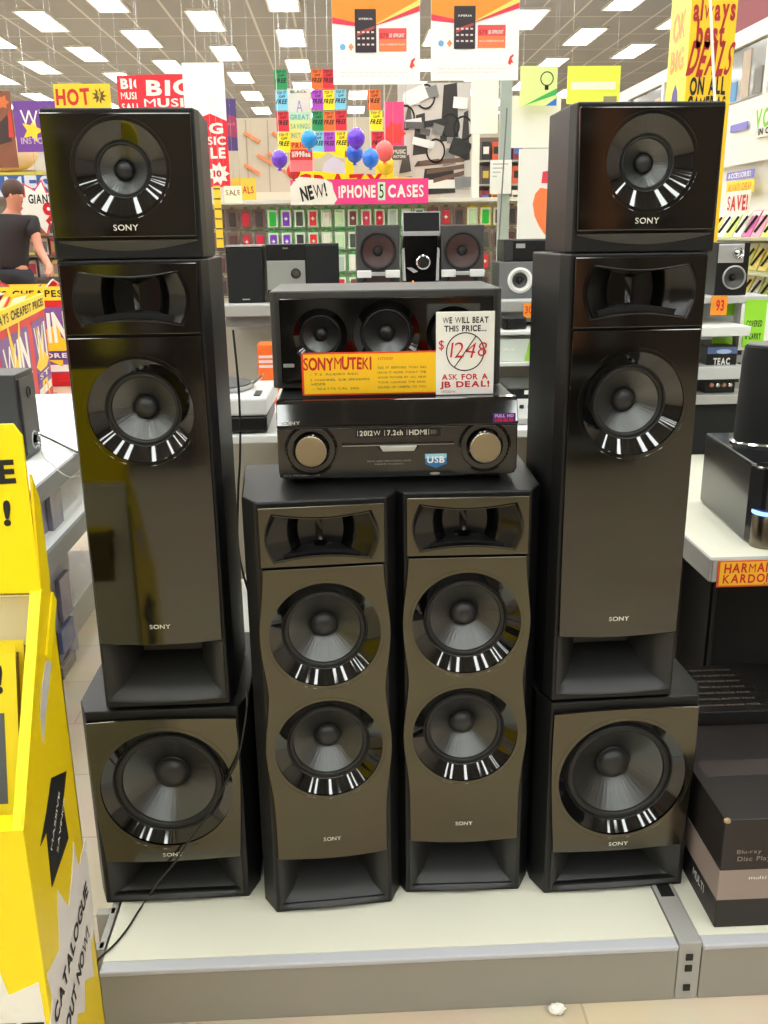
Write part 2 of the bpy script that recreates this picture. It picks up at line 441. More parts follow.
def mid_tower(label, x, y, rz):
    t = thing('tower_speaker', label, 'tower speaker', (x, y, .1355), rz, 'stacked home theatre speakers')
    w, h, d = .292, .9, .3
    c = cabinet(t, w, h, d, .024, .045, bev=.003)
    z1, z2 = .634, .388
    cut(c, [cyl_cut(0, z1, .107), cyl_cut(0, z2, .107), rcut(-.112, .112, .02, .132), MB().prism(horn_outline(0, .838, .200, .088), -.05, .08)])
    def half(z):
        b = .0
        for zz in (z1, z2): b = max(b, math.exp(-((z-zz)/.085)**2))
        return .1125+.013*b
    n = 48; P = []
    for i in range(11): u = i/10; P.append((-.112+.224*u, .140-.007*math.sin(PI*u)))
    for i in range(n+1): z = .142+(.772-.142)*i/n; P.append((half(z), z))
    for i in range(n+1): z = .772-(.772-.142)*i/n; P.append((-half(z), z))
    p = obj('front_panel', MB().prism(P[:-1], -.012, .0), PANELC, t, bev=.0012)
    cut(p, [cyl_cut(0, z1, .107), cyl_cut(0, z2, .107)])
    q = obj('horn_panel', MB().prism(rect(-.116, .116, .7765, .892), -.012, 0), PANELC, t, bev=.0015)
    cut(q, [MB().prism(horn_outline(0, .832, .206, .088), -.05, .08)])
    horn(t, 0, .832, .208, .092)
    woofer(t, 0, z1, .1135); woofer(t, 0, z2, .1135)
    port(t, -.113, .113, .014, .134)
    sony(t, -.0, .180, -.0128, .036, .009)
    return t
R_ = math.radians
subwoofer('black subwoofer on the platform next to the yellow catalogue stand, thin cable across its front', -.384, 1.678, R_(.5))
subwoofer('black subwoofer on the platform beside the stacked dark cartons', .556, 1.655, R_(2.2))
tower('tall glossy tower speaker reflecting the yellow catalogue stand, topped by a box speaker', -.369, 1.68, R_(.6))
tower('tall glossy tower speaker in front of the yellow deals column, next to the tagged shelf', .525, 1.652, R_(1.8))
satellite('square box speaker topmost of the stack below the hanging red BIG sign', -.3665, 1.68, R_(2.5))
satellite('square box speaker topmost of the stack below the yellow deals column', .529, 1.652, R_(.6))
mid_tower('bronze fronted two-woofer tower speaker under the receiver, on the side of the yellow sign', -.048, 1.634, R_(4.2))
mid_tower('bronze fronted two-woofer tower speaker under the USB sticker side of the receiver', .229, 1.668, R_(-1.0))

# receiver ---------------------------------------------------------------
RX, RY, RZ = .102, 1.742, 1.0358
rv = thing('receiver', 'dark brushed home theatre receiver with two round knobs on the centre towers', 'receiver', (RX, RY, RZ))
W = .232
obj('case', MB().box(-W, W, .012, .35, .012, .160), BLACK2, rv, bev=.003)
Pp = []
fp = MB().prism([(-W, .024), (-W, .113), (W, .113), (W, .024), (W-.01, .014), (-W+.01, .014)], -.004, .02)
fpo = obj('front_panel', fp, RECV, rv, bev=.002)
cut(fpo, [cyl_cut(-.168, .071, .036, -.02, .012), cyl_cut(.168, .071, .036, -.02, .012)])
obj('display_panel', MB().prism([(-.010, .1145), (-.0085, .120), (.0065, .158), (.012, .164), (.035, .164), (.035, .1145)], -W, W, 'x'), RING, rv, bev=.0015)
for sx in (-1, 1):
    wl = obj('knob_well', MB().lathe([(.0515, -.004), (.0515, -.0055), (.047, -.006), (.037, .010), (.02, .011)], (sx*.168, 0, .071), seg=56), RING, rv, smooth=True, ang=50)
    kn = obj('knob', MB().lathe([(.0325, .010), (.0325, -.016), (.031, -.018), (.0295, -.0182)], (sx*.168, 0, .071), seg=56), RING, rv, smooth=True)
    obj('knob_face', MB().lathe([(.0295, -.014), (.0295, -.0195), (.028, -.021), (.0005, -.0205)], (sx*.168, 0, .071), seg=72, caps=(False, True)), brushed('knob_metal', (190, 176, 150), .28, (40, 4, 4), bump=.08), kn, smooth=True)
    dots = MB()
    for k in range(28):
        a = 2*PI*k/28; dots.lathe([(.0019, -.0195), (.0005, -.0222)], (sx*.168+.0295*math.cos(a), 0, .071+.0295*math.sin(a)), seg=6, caps=(False, True))
    obj('knob_beading', dots, CHROME, kn)
    nb = MB()
    for k in range(36):
        a = 2*PI*k/36; nb.lathe([(.0022, -.005), (.0006, -.0075)], (sx*.168+.047*math.cos(a), 0, .071+.047*math.sin(a)), seg=6, caps=(False, True))
    obj('well_beading', nb, RING, wl)
y_ = -.0046
sl = MB().prism([(-.108, .078), (-.045, .078), (-.036, .068), (.036, .068), (.045, .078), (.108, .078), (.108, .083), (-.108, .083)], y_-.001, y_+.002)
obj('disc_slot', sl, BLACK2, rv)
obj('slot_trim', MB().box(-.108, .108, y_-.0026, y_, .0766, .0786), CHROME, rv)
obj('tray_lip', MB().prism([(-.036, .076), (-.030, .066), (.030, .066), (.036, .076)], y_-.007, y_), mat('lip_metal', (205, 205, 202), .3, metal=.6), rv, bev=.001)
patch(rv, 'feature_strip', rect(-.082, .082, .0935, .110), mat('strip_black', (9, 9, 9), .3), y_, .0006)
text(rv, '2012W', .040, .0105, LOGO, -.054, .1015, y_-.001, bold=.03); text(rv, '7.2ch', .030, .0105, LOGO, -.006, .1015, y_-.001, bold=.03)
text(rv, 'HDMI', .034, .0105, LOGO, .038, .1015, y_-.001, bold=.03); text(rv, '3D', .012, .007, mat('dim_logo', (120, 118, 112), .4), .068, .1015, y_-.001, bold=.02)
for q in (-.078, -.026, .017, .059): text(rv, '|', .001, .011, LOGO, q, .1015, y_-.001, bold=0)
st = patch(rv, 'usb_sticker', [(.052, .038), (.052, .058), (.094, .058), (.094, .038), (.073, .030)], mat('usb_blue', (40, 110, 170), .35), y_, .0006)
patch(st, 'sticker_cap', rect(.052, .094, .049, .058), mat('usb_pale', (150, 205, 225), .35), y_-.0006, .0003)
text(st, 'USB', .034, .0135, PAPER, .073, .0465, y_-.0016, bold=.035)
text(rv, 'DIGITAL AUDIO VIDEO CONTROL CENTER', .085, .0032, mat('tiny_print', (150, 146, 138), .5), -.018, .046, y_-.0008, bold=0)
text(rv, 'HDMI AUDIO', .055, .0026, MATS['tiny_print'], -.018, .040, y_-.0008, bold=0)
text(rv, 'SONY', .036, .0062, LOGO, -.205, .125, -.0088, bold=.01, name='brand_lettering')
gm = MB().prism([(-.125, .0145), (-.10, .0245), (.10, .0245), (.125, .0145)], y_-.0025, y_+.001)
obj('lower_grille', gm, CLOTH, rv, bev=.0008)
patch(rv, 'grille_badge', circ(.071, .0195, .010, .0028, 20), MATS['tiny_print'], y_-.0025, .0006)
text(rv, 'TOTAL RMS DYNAMIC POWER', .070, .003, MATS['tiny_print'], -.188, .021, y_-.001, bold=0)
ds = patch(rv, 'display_sticker', rect(.182, .226, .118, .136), mat('purple_sticker', (70, 30, 110), .4), -.0098, .0006)
text(ds, 'FULL HD', .036, .006, mat('sticker_lilac', (215, 170, 240), .4), .204, .131, -.0112, bold=.03)
text(ds, '1080', .036, .006, RED, .204, .1225, -.0112, bold=.03)
for sx in (-1, 1):
    for yy in (.05, .31):
        obj('foot', MB().lathe([(.018, -.0004), (.018, .013)], (sx*.19, yy, 0), 'z', 20, (True, True)), RUBBER, rv)

# centre speaker -----------------------------------------------------------
cs = thing('centre_speaker', 'long dark centre speaker with three round drivers lying on the receiver', 'speaker', (.090, 1.90, 1.2002), R_(-.6))
w2 = .236; hh = .196
cb = obj('cabinet', MB().prism([(-w2, .014), (-w2, .31), (w2, .31), (w2, .014), (w2-.012, 0), (-w2+.012, 0)], 0, hh, 'z'), mat('grey_vinyl', (62, 61, 59), .45, bump=.2, bscale=300), cs, bev=.003)
fpan = obj('front_panel', MB().prism(rect(-.216, .216, .012, .182), -.008, 0), PANEL, cs, bev=.002)
holes = [(-.135, .108, .058), (.0, .108, .072), (.135, .108, .058)]
cut(cb, [cyl_cut(a, b, r*.94, -.05, .07) for a, b, r in holes]); cut(fpan, [cyl_cut(a, b, r*.94, -.05, .07) for a, b, r in holes])
for a, b, r in holes: woofer(cs, a, b, r, y0=-.008, slope=.6, rin=.74)
obj('foot_strip', MB().box(-.2, .2, .02, .04, -.0002, .003), RUBBER, cs)
obj('metal_label', MB().box(-.212, -.19, -.0095, -.008, .045, .052), SILVER, cs)

# price signs ------------------------------------------------------------
sg, w, h = board('price_sign', 'yellow hand-lettered SONY MUTEKI card with red border on top of the receiver', 'price sign', 302, 352, 437, 394.5, 1.79, mat('red_border', (225, 60, 20), .5), .003)
SW = w
obj('card_face', MB().box(-w/2+.004, w/2-.0005, -.0028, -.0014, -h/2+.003, h/2-.003), mat('yellow_price_card', (248, 196, 20), .5), sg)
text(sg, 'SONYMUTEKI', w*.50, h*.33, RED, -w*.235, h*.25, -.0034, bold=.03, jit=.08, gap=.04)
text(sg, 'HTDM7', w*.11, h*.07, RED, w*.12, h*.34, -.0034, bold=.0, jit=.1)
bl = mat('marker_grey', (70, 50, 60), .6)
for k, s in enumerate(['- 7.2 AUDIO REC', '2 CHANNEL SUB SPEAKERS', 'HDMI', '- WATTS CAL 2012']):
    text(sg, s, w*(.36, .44, .1, .34)[k], h*.055, bl, -w*(.26, .22, .38, .25)[k], h*(.0, -.13, -.23, -.34)[k], -.0034, bold=.0, jit=.08, seed=k)
for k, s in enumerate(['SEE IT BEFORE YOU GO', 'HAVE IT HOME TODAY THE', 'WOW POWER BY ALL NEW', 'YOUR LOUNGE THE REAL', 'SOUND OF CINEMA TO YOU']):
    text(sg, s, w*.36, h*.055, bl, w*.24, h*(.13-.115*k), -.0034, bold=.0, jit=.08, seed=k)
ws, w, h = board('price_sign', 'white WE WILL BEAT THIS PRICE card with crossed-out red price on the receiver', 'price sign', 436, 312, 494, 394.5, 1.785, PAPER, .003)
text(ws, 'WE WILL BEAT', w*.78, h*.075, INK, .0, h*.40, -.0022, bold=.03); text(ws, 'THIS PRICE...', w*.72, h*.075, INK, .0, h*.30, -.0022, bold=.03)
ringp = MB()
for k in range(48):
    a, b = 2*PI*k/48, 2*PI*(k+1)/48; R1, R2 = h*.235, h*.222
    ringp.prism([(R1*math.cos(a), R1*math.sin(a)), (R1*math.cos(b), R1*math.sin(b)), (R2*math.cos(b), R2*math.sin(b)), (R2*math.cos(a), R2*math.sin(a))], -.0026, -.0018)
ringp.v = [(x, y, z+h*.02) for x, y, z in ringp.v]
obj('crossed_circle', ringp, INK, ws)
a = math.radians(55); r = h*.225
obj('strike_line', MB().prism([(-r*math.cos(a)-.001, -r*math.sin(a)+h*.02), (-r*math.cos(a)+.001, -r*math.sin(a)+h*.02), (r*math.cos(a)+.001, r*math.sin(a)+h*.02), (r*math.cos(a)-.001, r*math.sin(a)+h*.02)], -.0028, -.0018), INK, ws)
text(ws, '$', w*.09, h*.13, RED, -w*.41, h*.10, -.0030, bold=.0); text(ws, '1248', w*.62, h*.19, RED, w*.06, h*.04, -.0030, bold=-.012, jit=.12, shear=.15)
text(ws, 'ASK FOR A', w*.80, h*.075, RED, 0, -h*.285, -.0022, bold=.03, jit=.05); text(ws, 'JB DEAL!', w*.86, h*.10, RED, 0, -h*.385, -.0022, bold=.035, jit=.05)
text(ws, 'HTDDW', w*.24, h*.03, MATS['red_ink'], -w*.28, -h*.465, -.0022, bold=0)

# cable over the platform --------------------------------------------------
cab = [at(247, 690, 1.665), at(247, 705, 1.645), at(244, 730, 1.648), at(237, 760, 1.650), at(222, 790, 1.650), at(205, 820, 1.650), at(186, 845, 1.648), at(172, 866, 1.647), at(158, 882, 1.645), at(148, 897, 1.66)]
cab = cab[:-1]+[atz(147, 899, .139), atz(138, 912, .138), atz(128, 928, .138), atz(115, 944, .138), atz(101, 957, .139), atz(97, 962, .139)]
def smooth_path(P, k=5):
    P = [Vector(p) for p in P]; out = []
    for i in range(len(P)-1):
        p0, p1, p2, p3 = P[max(i-1, 0)], P[i], P[i+1], P[min(i+2, len(P)-1)]
        for j in range(k):
            t = j/k; out.append(.5*((2*p1)+(p2-p0)*t+(2*p0-5*p1+4*p2-p3)*t*t+(3*p1-p0-3*p2+p3)*t**3))
    return out+[P[-1]]
tag(obj('speaker_cable', MB().tube(smooth_path(cab), .0022, 8), RUBBER, smooth=True), 'thin black cable hanging over the subwoofer front and trailing onto the cream platform', 'cable')
cab = [at(233, 330, 1.98), at(238, 380, 1.97), at(240, 420, 1.96), at(240, 460, 1.95), at(238, 500, 1.95), at(240, 560, 1.955), (-.201, 1.97, .58), (-.201, 1.98, .35), (-.201, 1.98, .1385)]
tag(obj('speaker_cable', MB().tube(smooth_path(cab), .0025, 8), RUBBER, smooth=True), 'black cable dangling behind the tower speaker beside the turntable', 'cable')

# ================================================================== YELLOW CATALOGUE STAND
def yellow_stand():
    X = -.470; YBK = 1.38
    t = thing('catalogue_stand', 'tall yellow cardboard catalogue stand cut off by the picture edge', 'catalogue stand', (X, YBK, 0))
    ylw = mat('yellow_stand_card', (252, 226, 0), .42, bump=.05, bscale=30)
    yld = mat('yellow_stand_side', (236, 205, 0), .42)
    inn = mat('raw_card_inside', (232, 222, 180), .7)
    th = .004; WW = .42
    yf = 1.145-YBK      # front of the box, local y
    # side panel profile in (y, z)
    side = [(0, 0), (yf, 0), (yf, .705), (-.045, .985), (-.022, 1.165), (0, 1.12)]
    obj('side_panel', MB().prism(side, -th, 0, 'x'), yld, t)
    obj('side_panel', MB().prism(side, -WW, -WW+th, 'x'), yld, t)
    e = MB(); e.prism([(yf-.003, .700), (-.050, .985), (-.042, .990), (yf+.006, .708)], -.016, .0006, 'x')
    obj('folded_edge', e, ylw, t)
    hy = lambda z: -.046+(z-.985)/.25*.032
    PP = [(-WW, .985), (-.0005, .985), (-.010, 1.222), (-.022, 1.240), (-WW, 1.24)]
    hdr = obj('header_card', MB().loft([[(a, hy(b), b) for a, b in PP], [(a, hy(b)+.006, b) for a, b in PP]]), ylw, t)
    for s_, w_, h_, cx_, cz_ in (('GRAB ONE', .30, .038, -.183, 1.170), ('TODAY!', .24, .040, -.165, 1.108)):
        o = text(hdr, s_, w_, h_, INK, cx_+.010, 0, 0, bold=.04, gap=.12, jit=.06); o.location = (0, hy(cz_)-.0012, cz_); o.rotation_euler = (-math.atan(.032/.25), 0, 0)
    obj('front_panel', MB().box(-WW, 0, yf-.004, yf, 0, .700), ylw, t)
    obj('front_ledge', MB().box(-WW, -.004, yf, yf+.035, .684, .700), ylw, t)
    obj('back_panel', MB().box(-WW, 0, -.004, 0, 0, .985), inn, t)
    obj('inner_shelf', MB().box(-WW+th, -th, yf+.04, -.006, .50, .51), inn, t)
    obj('inner_backing', MB().prism([(-.012, .52), (-.016, .52), (-.020, .97), (-.016, .97)], -WW+th, -th, 'x'), inn, t)
    def SP(px, py): q = atx(px, py, X); return (q.y-YBK, q.z)
    def side_patch(nm, pts, m, par=t, k=1): return obj(nm, MB().prism([SP(*p) for p in pts], .0002*k, .0012*k, 'x'), m, par)
    side_patch('slot_tab', [(46, 660), (41, 690), (40, 715), (43, 745), (45, 715), (51, 662)], mat('tab_grey', (196, 194, 186), .5))
    obj('slot_fold', MB().prism([SP(51, 592), SP(45, 655), SP(49, 662), SP(53, 625), SP(55, 600)], .0, .003, 'x'), ylw, t)
    wb = side_patch('white_burst', [(73, 842), (78, 868), (85, 838), (91.5, 900), (93.5, 928), (90, 946), (93, 976), (84, 981), (84.5, 1012), (77, 1014), (76, 1040), (48, 1040), (52, 1000), (46.5, 974), (59, 950), (57, 890), (68, 907), (72, 872)], mat('burst_white', (225, 218, 215), .5))
    bb = side_patch('black_burst', [(66, 771), (51, 778), (46, 812), (40, 846), (46, 832), (51.5, 887), (68, 838), (62.5, 803)], INK)
    def side_text(par, s, w_px0, w_px1, h, m, bold=.03):
        a, b = SP(*w_px0), SP(*w_px1); L = math.hypot(b[0]-a[0], b[1]-a[1]); ang = math.atan2(b[1]-a[1], b[0]-a[0])
        o = text(par, s, L, h, m, 0, 0, 0, bold=bold, shear=.15, gap=.06); o.rotation_euler = (0, 0, PI/2)
        M4 = Matrix.Rotation(-ang, 4, 'Y')
        for v in o.data.vertices: v.co = M4 @ v.co
        o.location = (.0022, (a[0]+b[0])/2, (a[1]+b[1])/2)
    side_text(wb, 'CATALOGUE', (54, 1020), (86, 886), .030, INK, .035)
    side_text(wb, 'OUT NOW!', (66, 1030), (87, 930), .030, INK, .035)
    side_text(bb, 'MASSIVE', (50, 850), (58, 792), .0085, PAPER, .0); side_text(bb, 'SAVINGS', (56, 852), (63, 798), .0085, PAPER, .0)
    def FP(px, py): q = at(px, py, YBK+yf); return (q.x-X, q.z)
    zb = .02
    fl = patch(t, 'front_burst', [(-WW, zb), (-WW, FP(0, 955)[1]), (FP(-30, 940)), FP(0, 968), FP(10, 993), FP(39.5, 980), (-.002, zb)], mat('burst_white2', (240, 236, 224), .5), yf-.0042, .001)
    q = FP(28, 1034); text(fl, 'FREE', .17, .055, INK, q[0]-.055, q[1], yf-.0062, bold=.05)
    return X, YBK, yf, WW
X, YBK, yf, WW = yellow_stand()
cat0 = None
for k in range(9):
    if cat0 is None:
        cat0 = thing('catalogue', '', 'catalogue', (0, 0, 0), 0)
        # (y,z) sheets standing tilted back
        cov = obj('pages', MB().box(-.15, .15, .0, .0105, 0, .39), mat('page_edges', (120, 104, 62), .7), cat0)
        cv = obj('cover', MB().box(-.15, .15, -.0015, 0, 0, .40), mat('cover_yellow', (245, 222, 40), .4), cat0)
        text(cv, 'ONLY $5!', .26, .05, INK, 0, .36, -.0022, bold=.04)
        patch(cv, 'cover_picture', rect(-.13, .13, .17, .31), mat('cover_photo', (90, 96, 100), .4), -.0016, .0006)
        patch(cv, 'cover_green', rect(.02, .10, .20, .25), mat('cover_green', (60, 160, 60), .4), -.0023, .0004)
        o = cat0
    else: o = copy_tree(cat0)
    o.location = (X-.188-.004*(k % 3), YBK+yf+.058+.0128*k, .512); o.rotation_euler = (R_(-14), 0, 0)
    tag(o, 'yellow-covered paper catalogue standing in the yellow stand, %s from its front' % ORD[k], 'catalogue', 'catalogues in the yellow stand')

# ================================================================== RIGHT SIDE: CARTONS, SHELF, SPEAKERS
c1 = thing('carton', 'dark carton with a grey band standing on the narrow cream platform', 'carton', (.728, 1.527, .1355), R_(0))
DK = mat('carton_dark', (34, 29, 28), .5, vary=.2, bscale=8)
obj('box', MB().box(0, .46, 0, .36, 0, .255), DK, c1, bev=.002)
bd = obj('grey_band', MB().box(-.001, .461, -.001, .361, .068, .138), mat('carton_band', (148, 132, 124), .5), c1)
obj('top_tape', MB().box(.02, .44, .15, .21, .255, .2558), mat('clear_tape', (70, 64, 62), .15), c1)
obj('worn_corner', MB().ball((.006, .004, .251), .008, .006, .006, 10, 6), mat('worn_card', (170, 140, 110), .8), c1)
text(c1, 'Blu-ray', .05, .012, mat('carton_print', (150, 132, 122), .5), .055, .180, -.0012, bold=.01)
text(c1, 'Disc Player', .085, .014, MATS['carton_print'], .075, .163, -.0012, bold=.01)
text(bd, 'multi zone', .08, .008, PAPER, .10, .120, -.0022, bold=0)
sp = text(c1, 'MULTI', .06, .02, mat('white_print', (205, 205, 205), .5), 0, 0, 0, bold=.02); sp.rotation_euler = (0, 0, -PI/2); sp.location = (-.0022, .09, .045)
c2 = thing('carton', 'black carton with faint small print on top, behind the grey banded carton', 'carton', (.742, 1.895, .1355), R_(0))
obj('box', MB().box(0, .40, 0, .24, 0, .285), mat('carton_black', (30, 28, 28), .45, vary=.3, bscale=6), c2, bev=.002)
for k in range(7):
    tt = text(c2, 'MULTI REGION DISC PLAYER PACK', .20, .007, MATS['carton_print'], 0, 0, 0, bold=0, seed=k)
    tt.rotation_euler = (-PI/2, 0, 0); tt.location = (.13, .03+.03*k, .2862)

# shelf with legs
SH = .8
sh = thing('display_shelf', 'cream topped grey shelf carrying the glossy subwoofer, with a yellow and red tag', 'display shelf', (.813, 1.895, 0))
obj('shelf_top', MB().box(0, 1.2, .016, 1.0, SH-.012, SH), DIRTW, sh)
obj('shelf_edge', MB().box(-.004, 1.2, -.004, .016, SH-.052, SH+.001), GREYM, sh, bev=.003)
obj('shelf_edge', MB().box(-.008, .0, .0, 1.0, SH-.052, SH+.001), GREYM, sh, bev=.002)
obj('support_panel', MB().box(-.03, 1.2, .49, .52, 0, SH-.053), mat('brown_grey_panel', (128, 114, 100), .55), sh)
# speaker below the shelf
ub = thing('floor_subwoofer', 'big black speaker cabinet standing under the tagged shelf, behind the cartons', 'subwoofer', (at(712, 620, 2.14).x, 2.14, 0))
obj('cabinet', MB().box(0, .5, .03, .22, .003, .735), BLACK, ub, bev=.004)
obj('grille', MB().box(.005, .495, 0, .03, .02, .72), CLOTH, ub, bev=.008)
obj('foot', MB().box(.03, .47, .02, .2, 0, .004), RUBBER, ub)
# tag
tg = obj('hanging_price_tag', MB().box(0, .165, -.002, .0, -.062, 0), mat('tag_orange', (222, 84, 30), .5)); tg.location = (.821, 1.8908, .799)
tag(tg, 'yellow and red HARMAN KARDON card hanging from the cream shelf edge', 'price tag')
obj('card_face', MB().box(.005, .160, -.003, -.002, -.058, -.003), mat('tag_yellow', (246, 186, 30), .5), tg)
text(tg, 'HARMAN', .112, .025, RED, .070, -.017, -.0036, bold=.03, jit=.08); text(tg, 'KARDON', .116, .023, RED, .071, -.042, -.0036, bold=.03, jit=.08)
text(tg, 'AVR 370', .04, .006, INK, .125, -.0555, -.0036, bold=0)
# glossy subwoofer box
hb = thing('home_theatre_subwoofer', 'glossy black subwoofer box with blue light and metal corner foot on the cream shelf', 'subwoofer', (.926, 1.955, SH+.0005), R_(-4))
GB = mat('deep_gloss_black', (26, 26, 28), .18, coat=.3)
obj('cabinet', MB().prism([(0, .06), (.02, .018), (.06, 0), (.42, 0), (.42, .40), (-.0, .40)], .004, .19, 'z'), GB, hb, bev=.006)
obj('corner_foot', MB().lathe([(.032, 0), (.032, .075), (.030, .078)], (.036, .030, 0), 'z', 32, (True, True)), mat('brushed_foot', (128, 120, 106), .25, metal=1), hb, smooth=True)
obj('foot', MB().box(.34, .40, .3, .38, -.0004, .005), RUBBER, hb)
obj('light_bar', MB().lathe([(.0335, .079), (.0335, .084)], (.036, .030, 0), 'z', 32, (True, True)), mat('blue_led', (120, 160, 255), .3, emit=1.5), hb)
obj('top_corner_cap', MB().lathe([(.034, .186), (.034, .1905), (.03, .192)], (.036, .030, 0), 'z', 32, (True, True)), CHROME, hb, smooth=True)
# tall rounded speaker on it
c = atz(768, 442, SH+.195)
ts = thing('tower_speaker', 'matt black rounded upright speaker on a thin metal base ring on the subwoofer box', 'speaker', (c.x+.01, c.y+.02, SH+.1915))
def oval(r, z, sx=1): return [(r*sx*math.cos(2*PI*i/48), .8*r*math.sin(2*PI*i/48), z) for i in range(48)]
obj('base_ring', MB().loft([oval(.094, 0), oval(.096, .003), oval(.090, .007)], True, True), CHROME, ts, smooth=True)
obj('body', MB().loft([oval(.086, .0065), oval(.086, .03), oval(.083, .2), oval(.079, .238), oval(.074, .243)], True, True), CLOTH, ts, smooth=True)
obj('top_cap', MB().loft([oval(.074, .2432), oval(.071, .2455), oval(.02, .2465)], True, True), mat('cap_grey', (92, 90, 92), .4), ts, smooth=True)

# ================================================================== BACK GONDOLA (behind the towers)
GY = 3.6; GZ = 1.262
gd = thing('shelf_unit', 'grey metal shelf unit with speakers along its top, behind the receiver', 'shelf unit', (.30, 3.4, 0))
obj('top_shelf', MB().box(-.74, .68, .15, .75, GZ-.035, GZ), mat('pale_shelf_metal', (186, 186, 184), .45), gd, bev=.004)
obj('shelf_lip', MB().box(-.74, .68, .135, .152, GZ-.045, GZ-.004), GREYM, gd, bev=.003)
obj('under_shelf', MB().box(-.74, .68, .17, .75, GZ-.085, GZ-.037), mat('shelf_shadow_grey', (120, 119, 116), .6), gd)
obj('back_board', MB().box(-.78, .70, .45, .48, .05, GZ-.087), mat('beige_board', (172, 164, 148), .7), gd)
for x in (-.79, .66):
    u = obj('upright', MB().box(x, x+.035, .10, .14, 0, GZ-.048), GREYM, gd, bev=.002)
    for k in range(12): obj('slot', MB().box(x+.010, x+.026, .0975, .1005, .55+k*.055, .575+k*.055), INK, u)
obj('mid_shelf', MB().box(-.74, .66, -.62, .45, .895, .92), mat('white_shelf', (222, 222, 218), .4), gd, bev=.004)
obj('base_shelf', MB().box(-.74, .66, -.62, .45, .10, .13), mat('white_shelf', (222, 222, 218), .4), gd, bev=.004)
obj('base_kick', MB().box(-.74, .66, -.6, .45, 0, .10), GREYM, gd)
# right hand upper shelf inside the unit
obj('inner_shelf', MB().box(.20, .66, .0, .45, 1.145, 1.16), MATS['white_shelf'], gd, bev=.003)
obj('inner_shelf', MB().box(.20, .66, .0, .45, 1.03, 1.045), MATS['white_shelf'], gd, bev=.003)
def stand_at(px, py, Y):  # point under a pixel at depth Y, resting on the top shelf
    p = at(px, py, Y); return p
def size(x0, y0, x1, y1, Y):
    a = at(x0, y1, Y); b = at(x1, y0, Y); return a, b.x-a.x, b.z-a.z
# small grille speaker
a, w, h = size(228, 245, 262, 302, GY)
s = thing('bookshelf_speaker', 'small plain black-grilled speaker on the shelf unit beside the silver stereo', 'speaker', (a.x, GY, GZ))
obj('cabinet', MB().box(0, w, .012, .2, .001, h), BLACK2, s, bev=.003); obj('grille', MB().box(.002, w-.002, 0, .014, .002, h-.006), CLOTH, s, bev=.003)
obj('badge', MB().box(w*.4, w*.6, -.001, .001, .012, .016), LOGO, s); obj('top_trim', MB().box(0, w, .005, .2, h, h+.006), SILVER, s)
# micro stereo : unit + speaker
a, w, h = size(268, 243, 305, 302, GY)
s = thing('micro_stereo', 'black and silver micro stereo with round dial behind the centre speaker', 'stereo', (a.x, GY, GZ))
obj('body', MB().box(0, w, .01, .22, .001, h), BLACK2, s, bev=.003)
f_ = obj('silver_fascia', MB().box(.002, w*.98, .0, .012, h*.22, h*.72), mat('silver_fascia', (150, 152, 146), .4, metal=.2), s, bev=.002)
obj('dial', MB().lathe([(.019, .002), (.019, -.006), (.016, -.008), (.0005, -.008)], (w*.74, 0, h*.50), seg=28, caps=(False, True)), INK, f_, smooth=True)
obj('dial_face', MB().lathe([(.013, -.007), (.013, -.0095), (.0005, -.0095)], (w*.74, 0, h*.50), seg=24, caps=(False, True)), CHROME, f_)
text(s, 'DAB+', .02, .006, LOGO, w*.5, h*.93, .0088, bold=0)
a, w, h = size(305.5, 243, 338, 302, GY)
s = thing('bookshelf_speaker', 'plain black stereo speaker touching the silver-fronted stereo', 'speaker', (a.x+.002, GY+.004, GZ))
obj('cabinet', MB().box(0, w, .012, .2, .001, h), BLACK2, s, bev=.003); obj('grille', MB().box(.002, w-.002, 0, .014, .002, h-.006), CLOTH, s, bev=.003)
# brown coned tall speakers
BR = mat('brown_cone', (62, 34, 32), .5)
for k, (x0, x1, lab) in enumerate(((357.5, 399.5, 'grey speaker with two brown cones, between the silver stereo and the party unit'), (441, 485, 'grey speaker with two brown cones, beside the small white-ringed speaker'))):
    a, w, h = size(x0, 225, x1, 303, GY)
    s = thing('party_speaker', lab, 'speaker', (a.x, GY, GZ), 0, 'brown coned party speakers'); h = at(x0, 225, GY).z-GZ
    cbn = obj('cabinet', MB().box(0, w, .01, .26, .001, h), mat('grey_party_cabinet', (66, 64, 64), .45), s, bev=.004); cut(cbn, [cyl_cut(w/2, h*.66, w*.40, -.02, .05), cyl_cut(w/2, h*.16, w*.38, -.02, .05)])
    for cz in (h*.66, h*.16):
        r = w*.43 if cz > h*.4 else w*.41
        rg = obj('woofer_ring', MB().lathe([(r, .012), (r, .004), (r*.93, .002), (r*.84, .010)], (w/2, 0, cz), seg=40), INK, s, smooth=True)
        obj('cone', MB().lathe([(r*.86, .009), (r*.3, .028), (.001, .028)], (w/2, 0, cz), seg=40, caps=(False, True)), BR, rg, smooth=True)
        obj('dust_cap', MB().lathe([(r*.26, .028), (r*.2, .018), (.001, .014)], (w/2, 0, cz), seg=24, caps=(False, True)), INK, rg, smooth=True)
    obj('silver_bar', MB().box(.0, w, -.006, .008, h*.335, h*.385), SILVER, s, bev=.002)
    for q in (0, w-.055): obj('silver_bracket', MB().box(q, q+.055, -.012, .006, h*.31, h*.41), mat('bright_bracket', (215, 215, 212), .35), s, bev=.004)
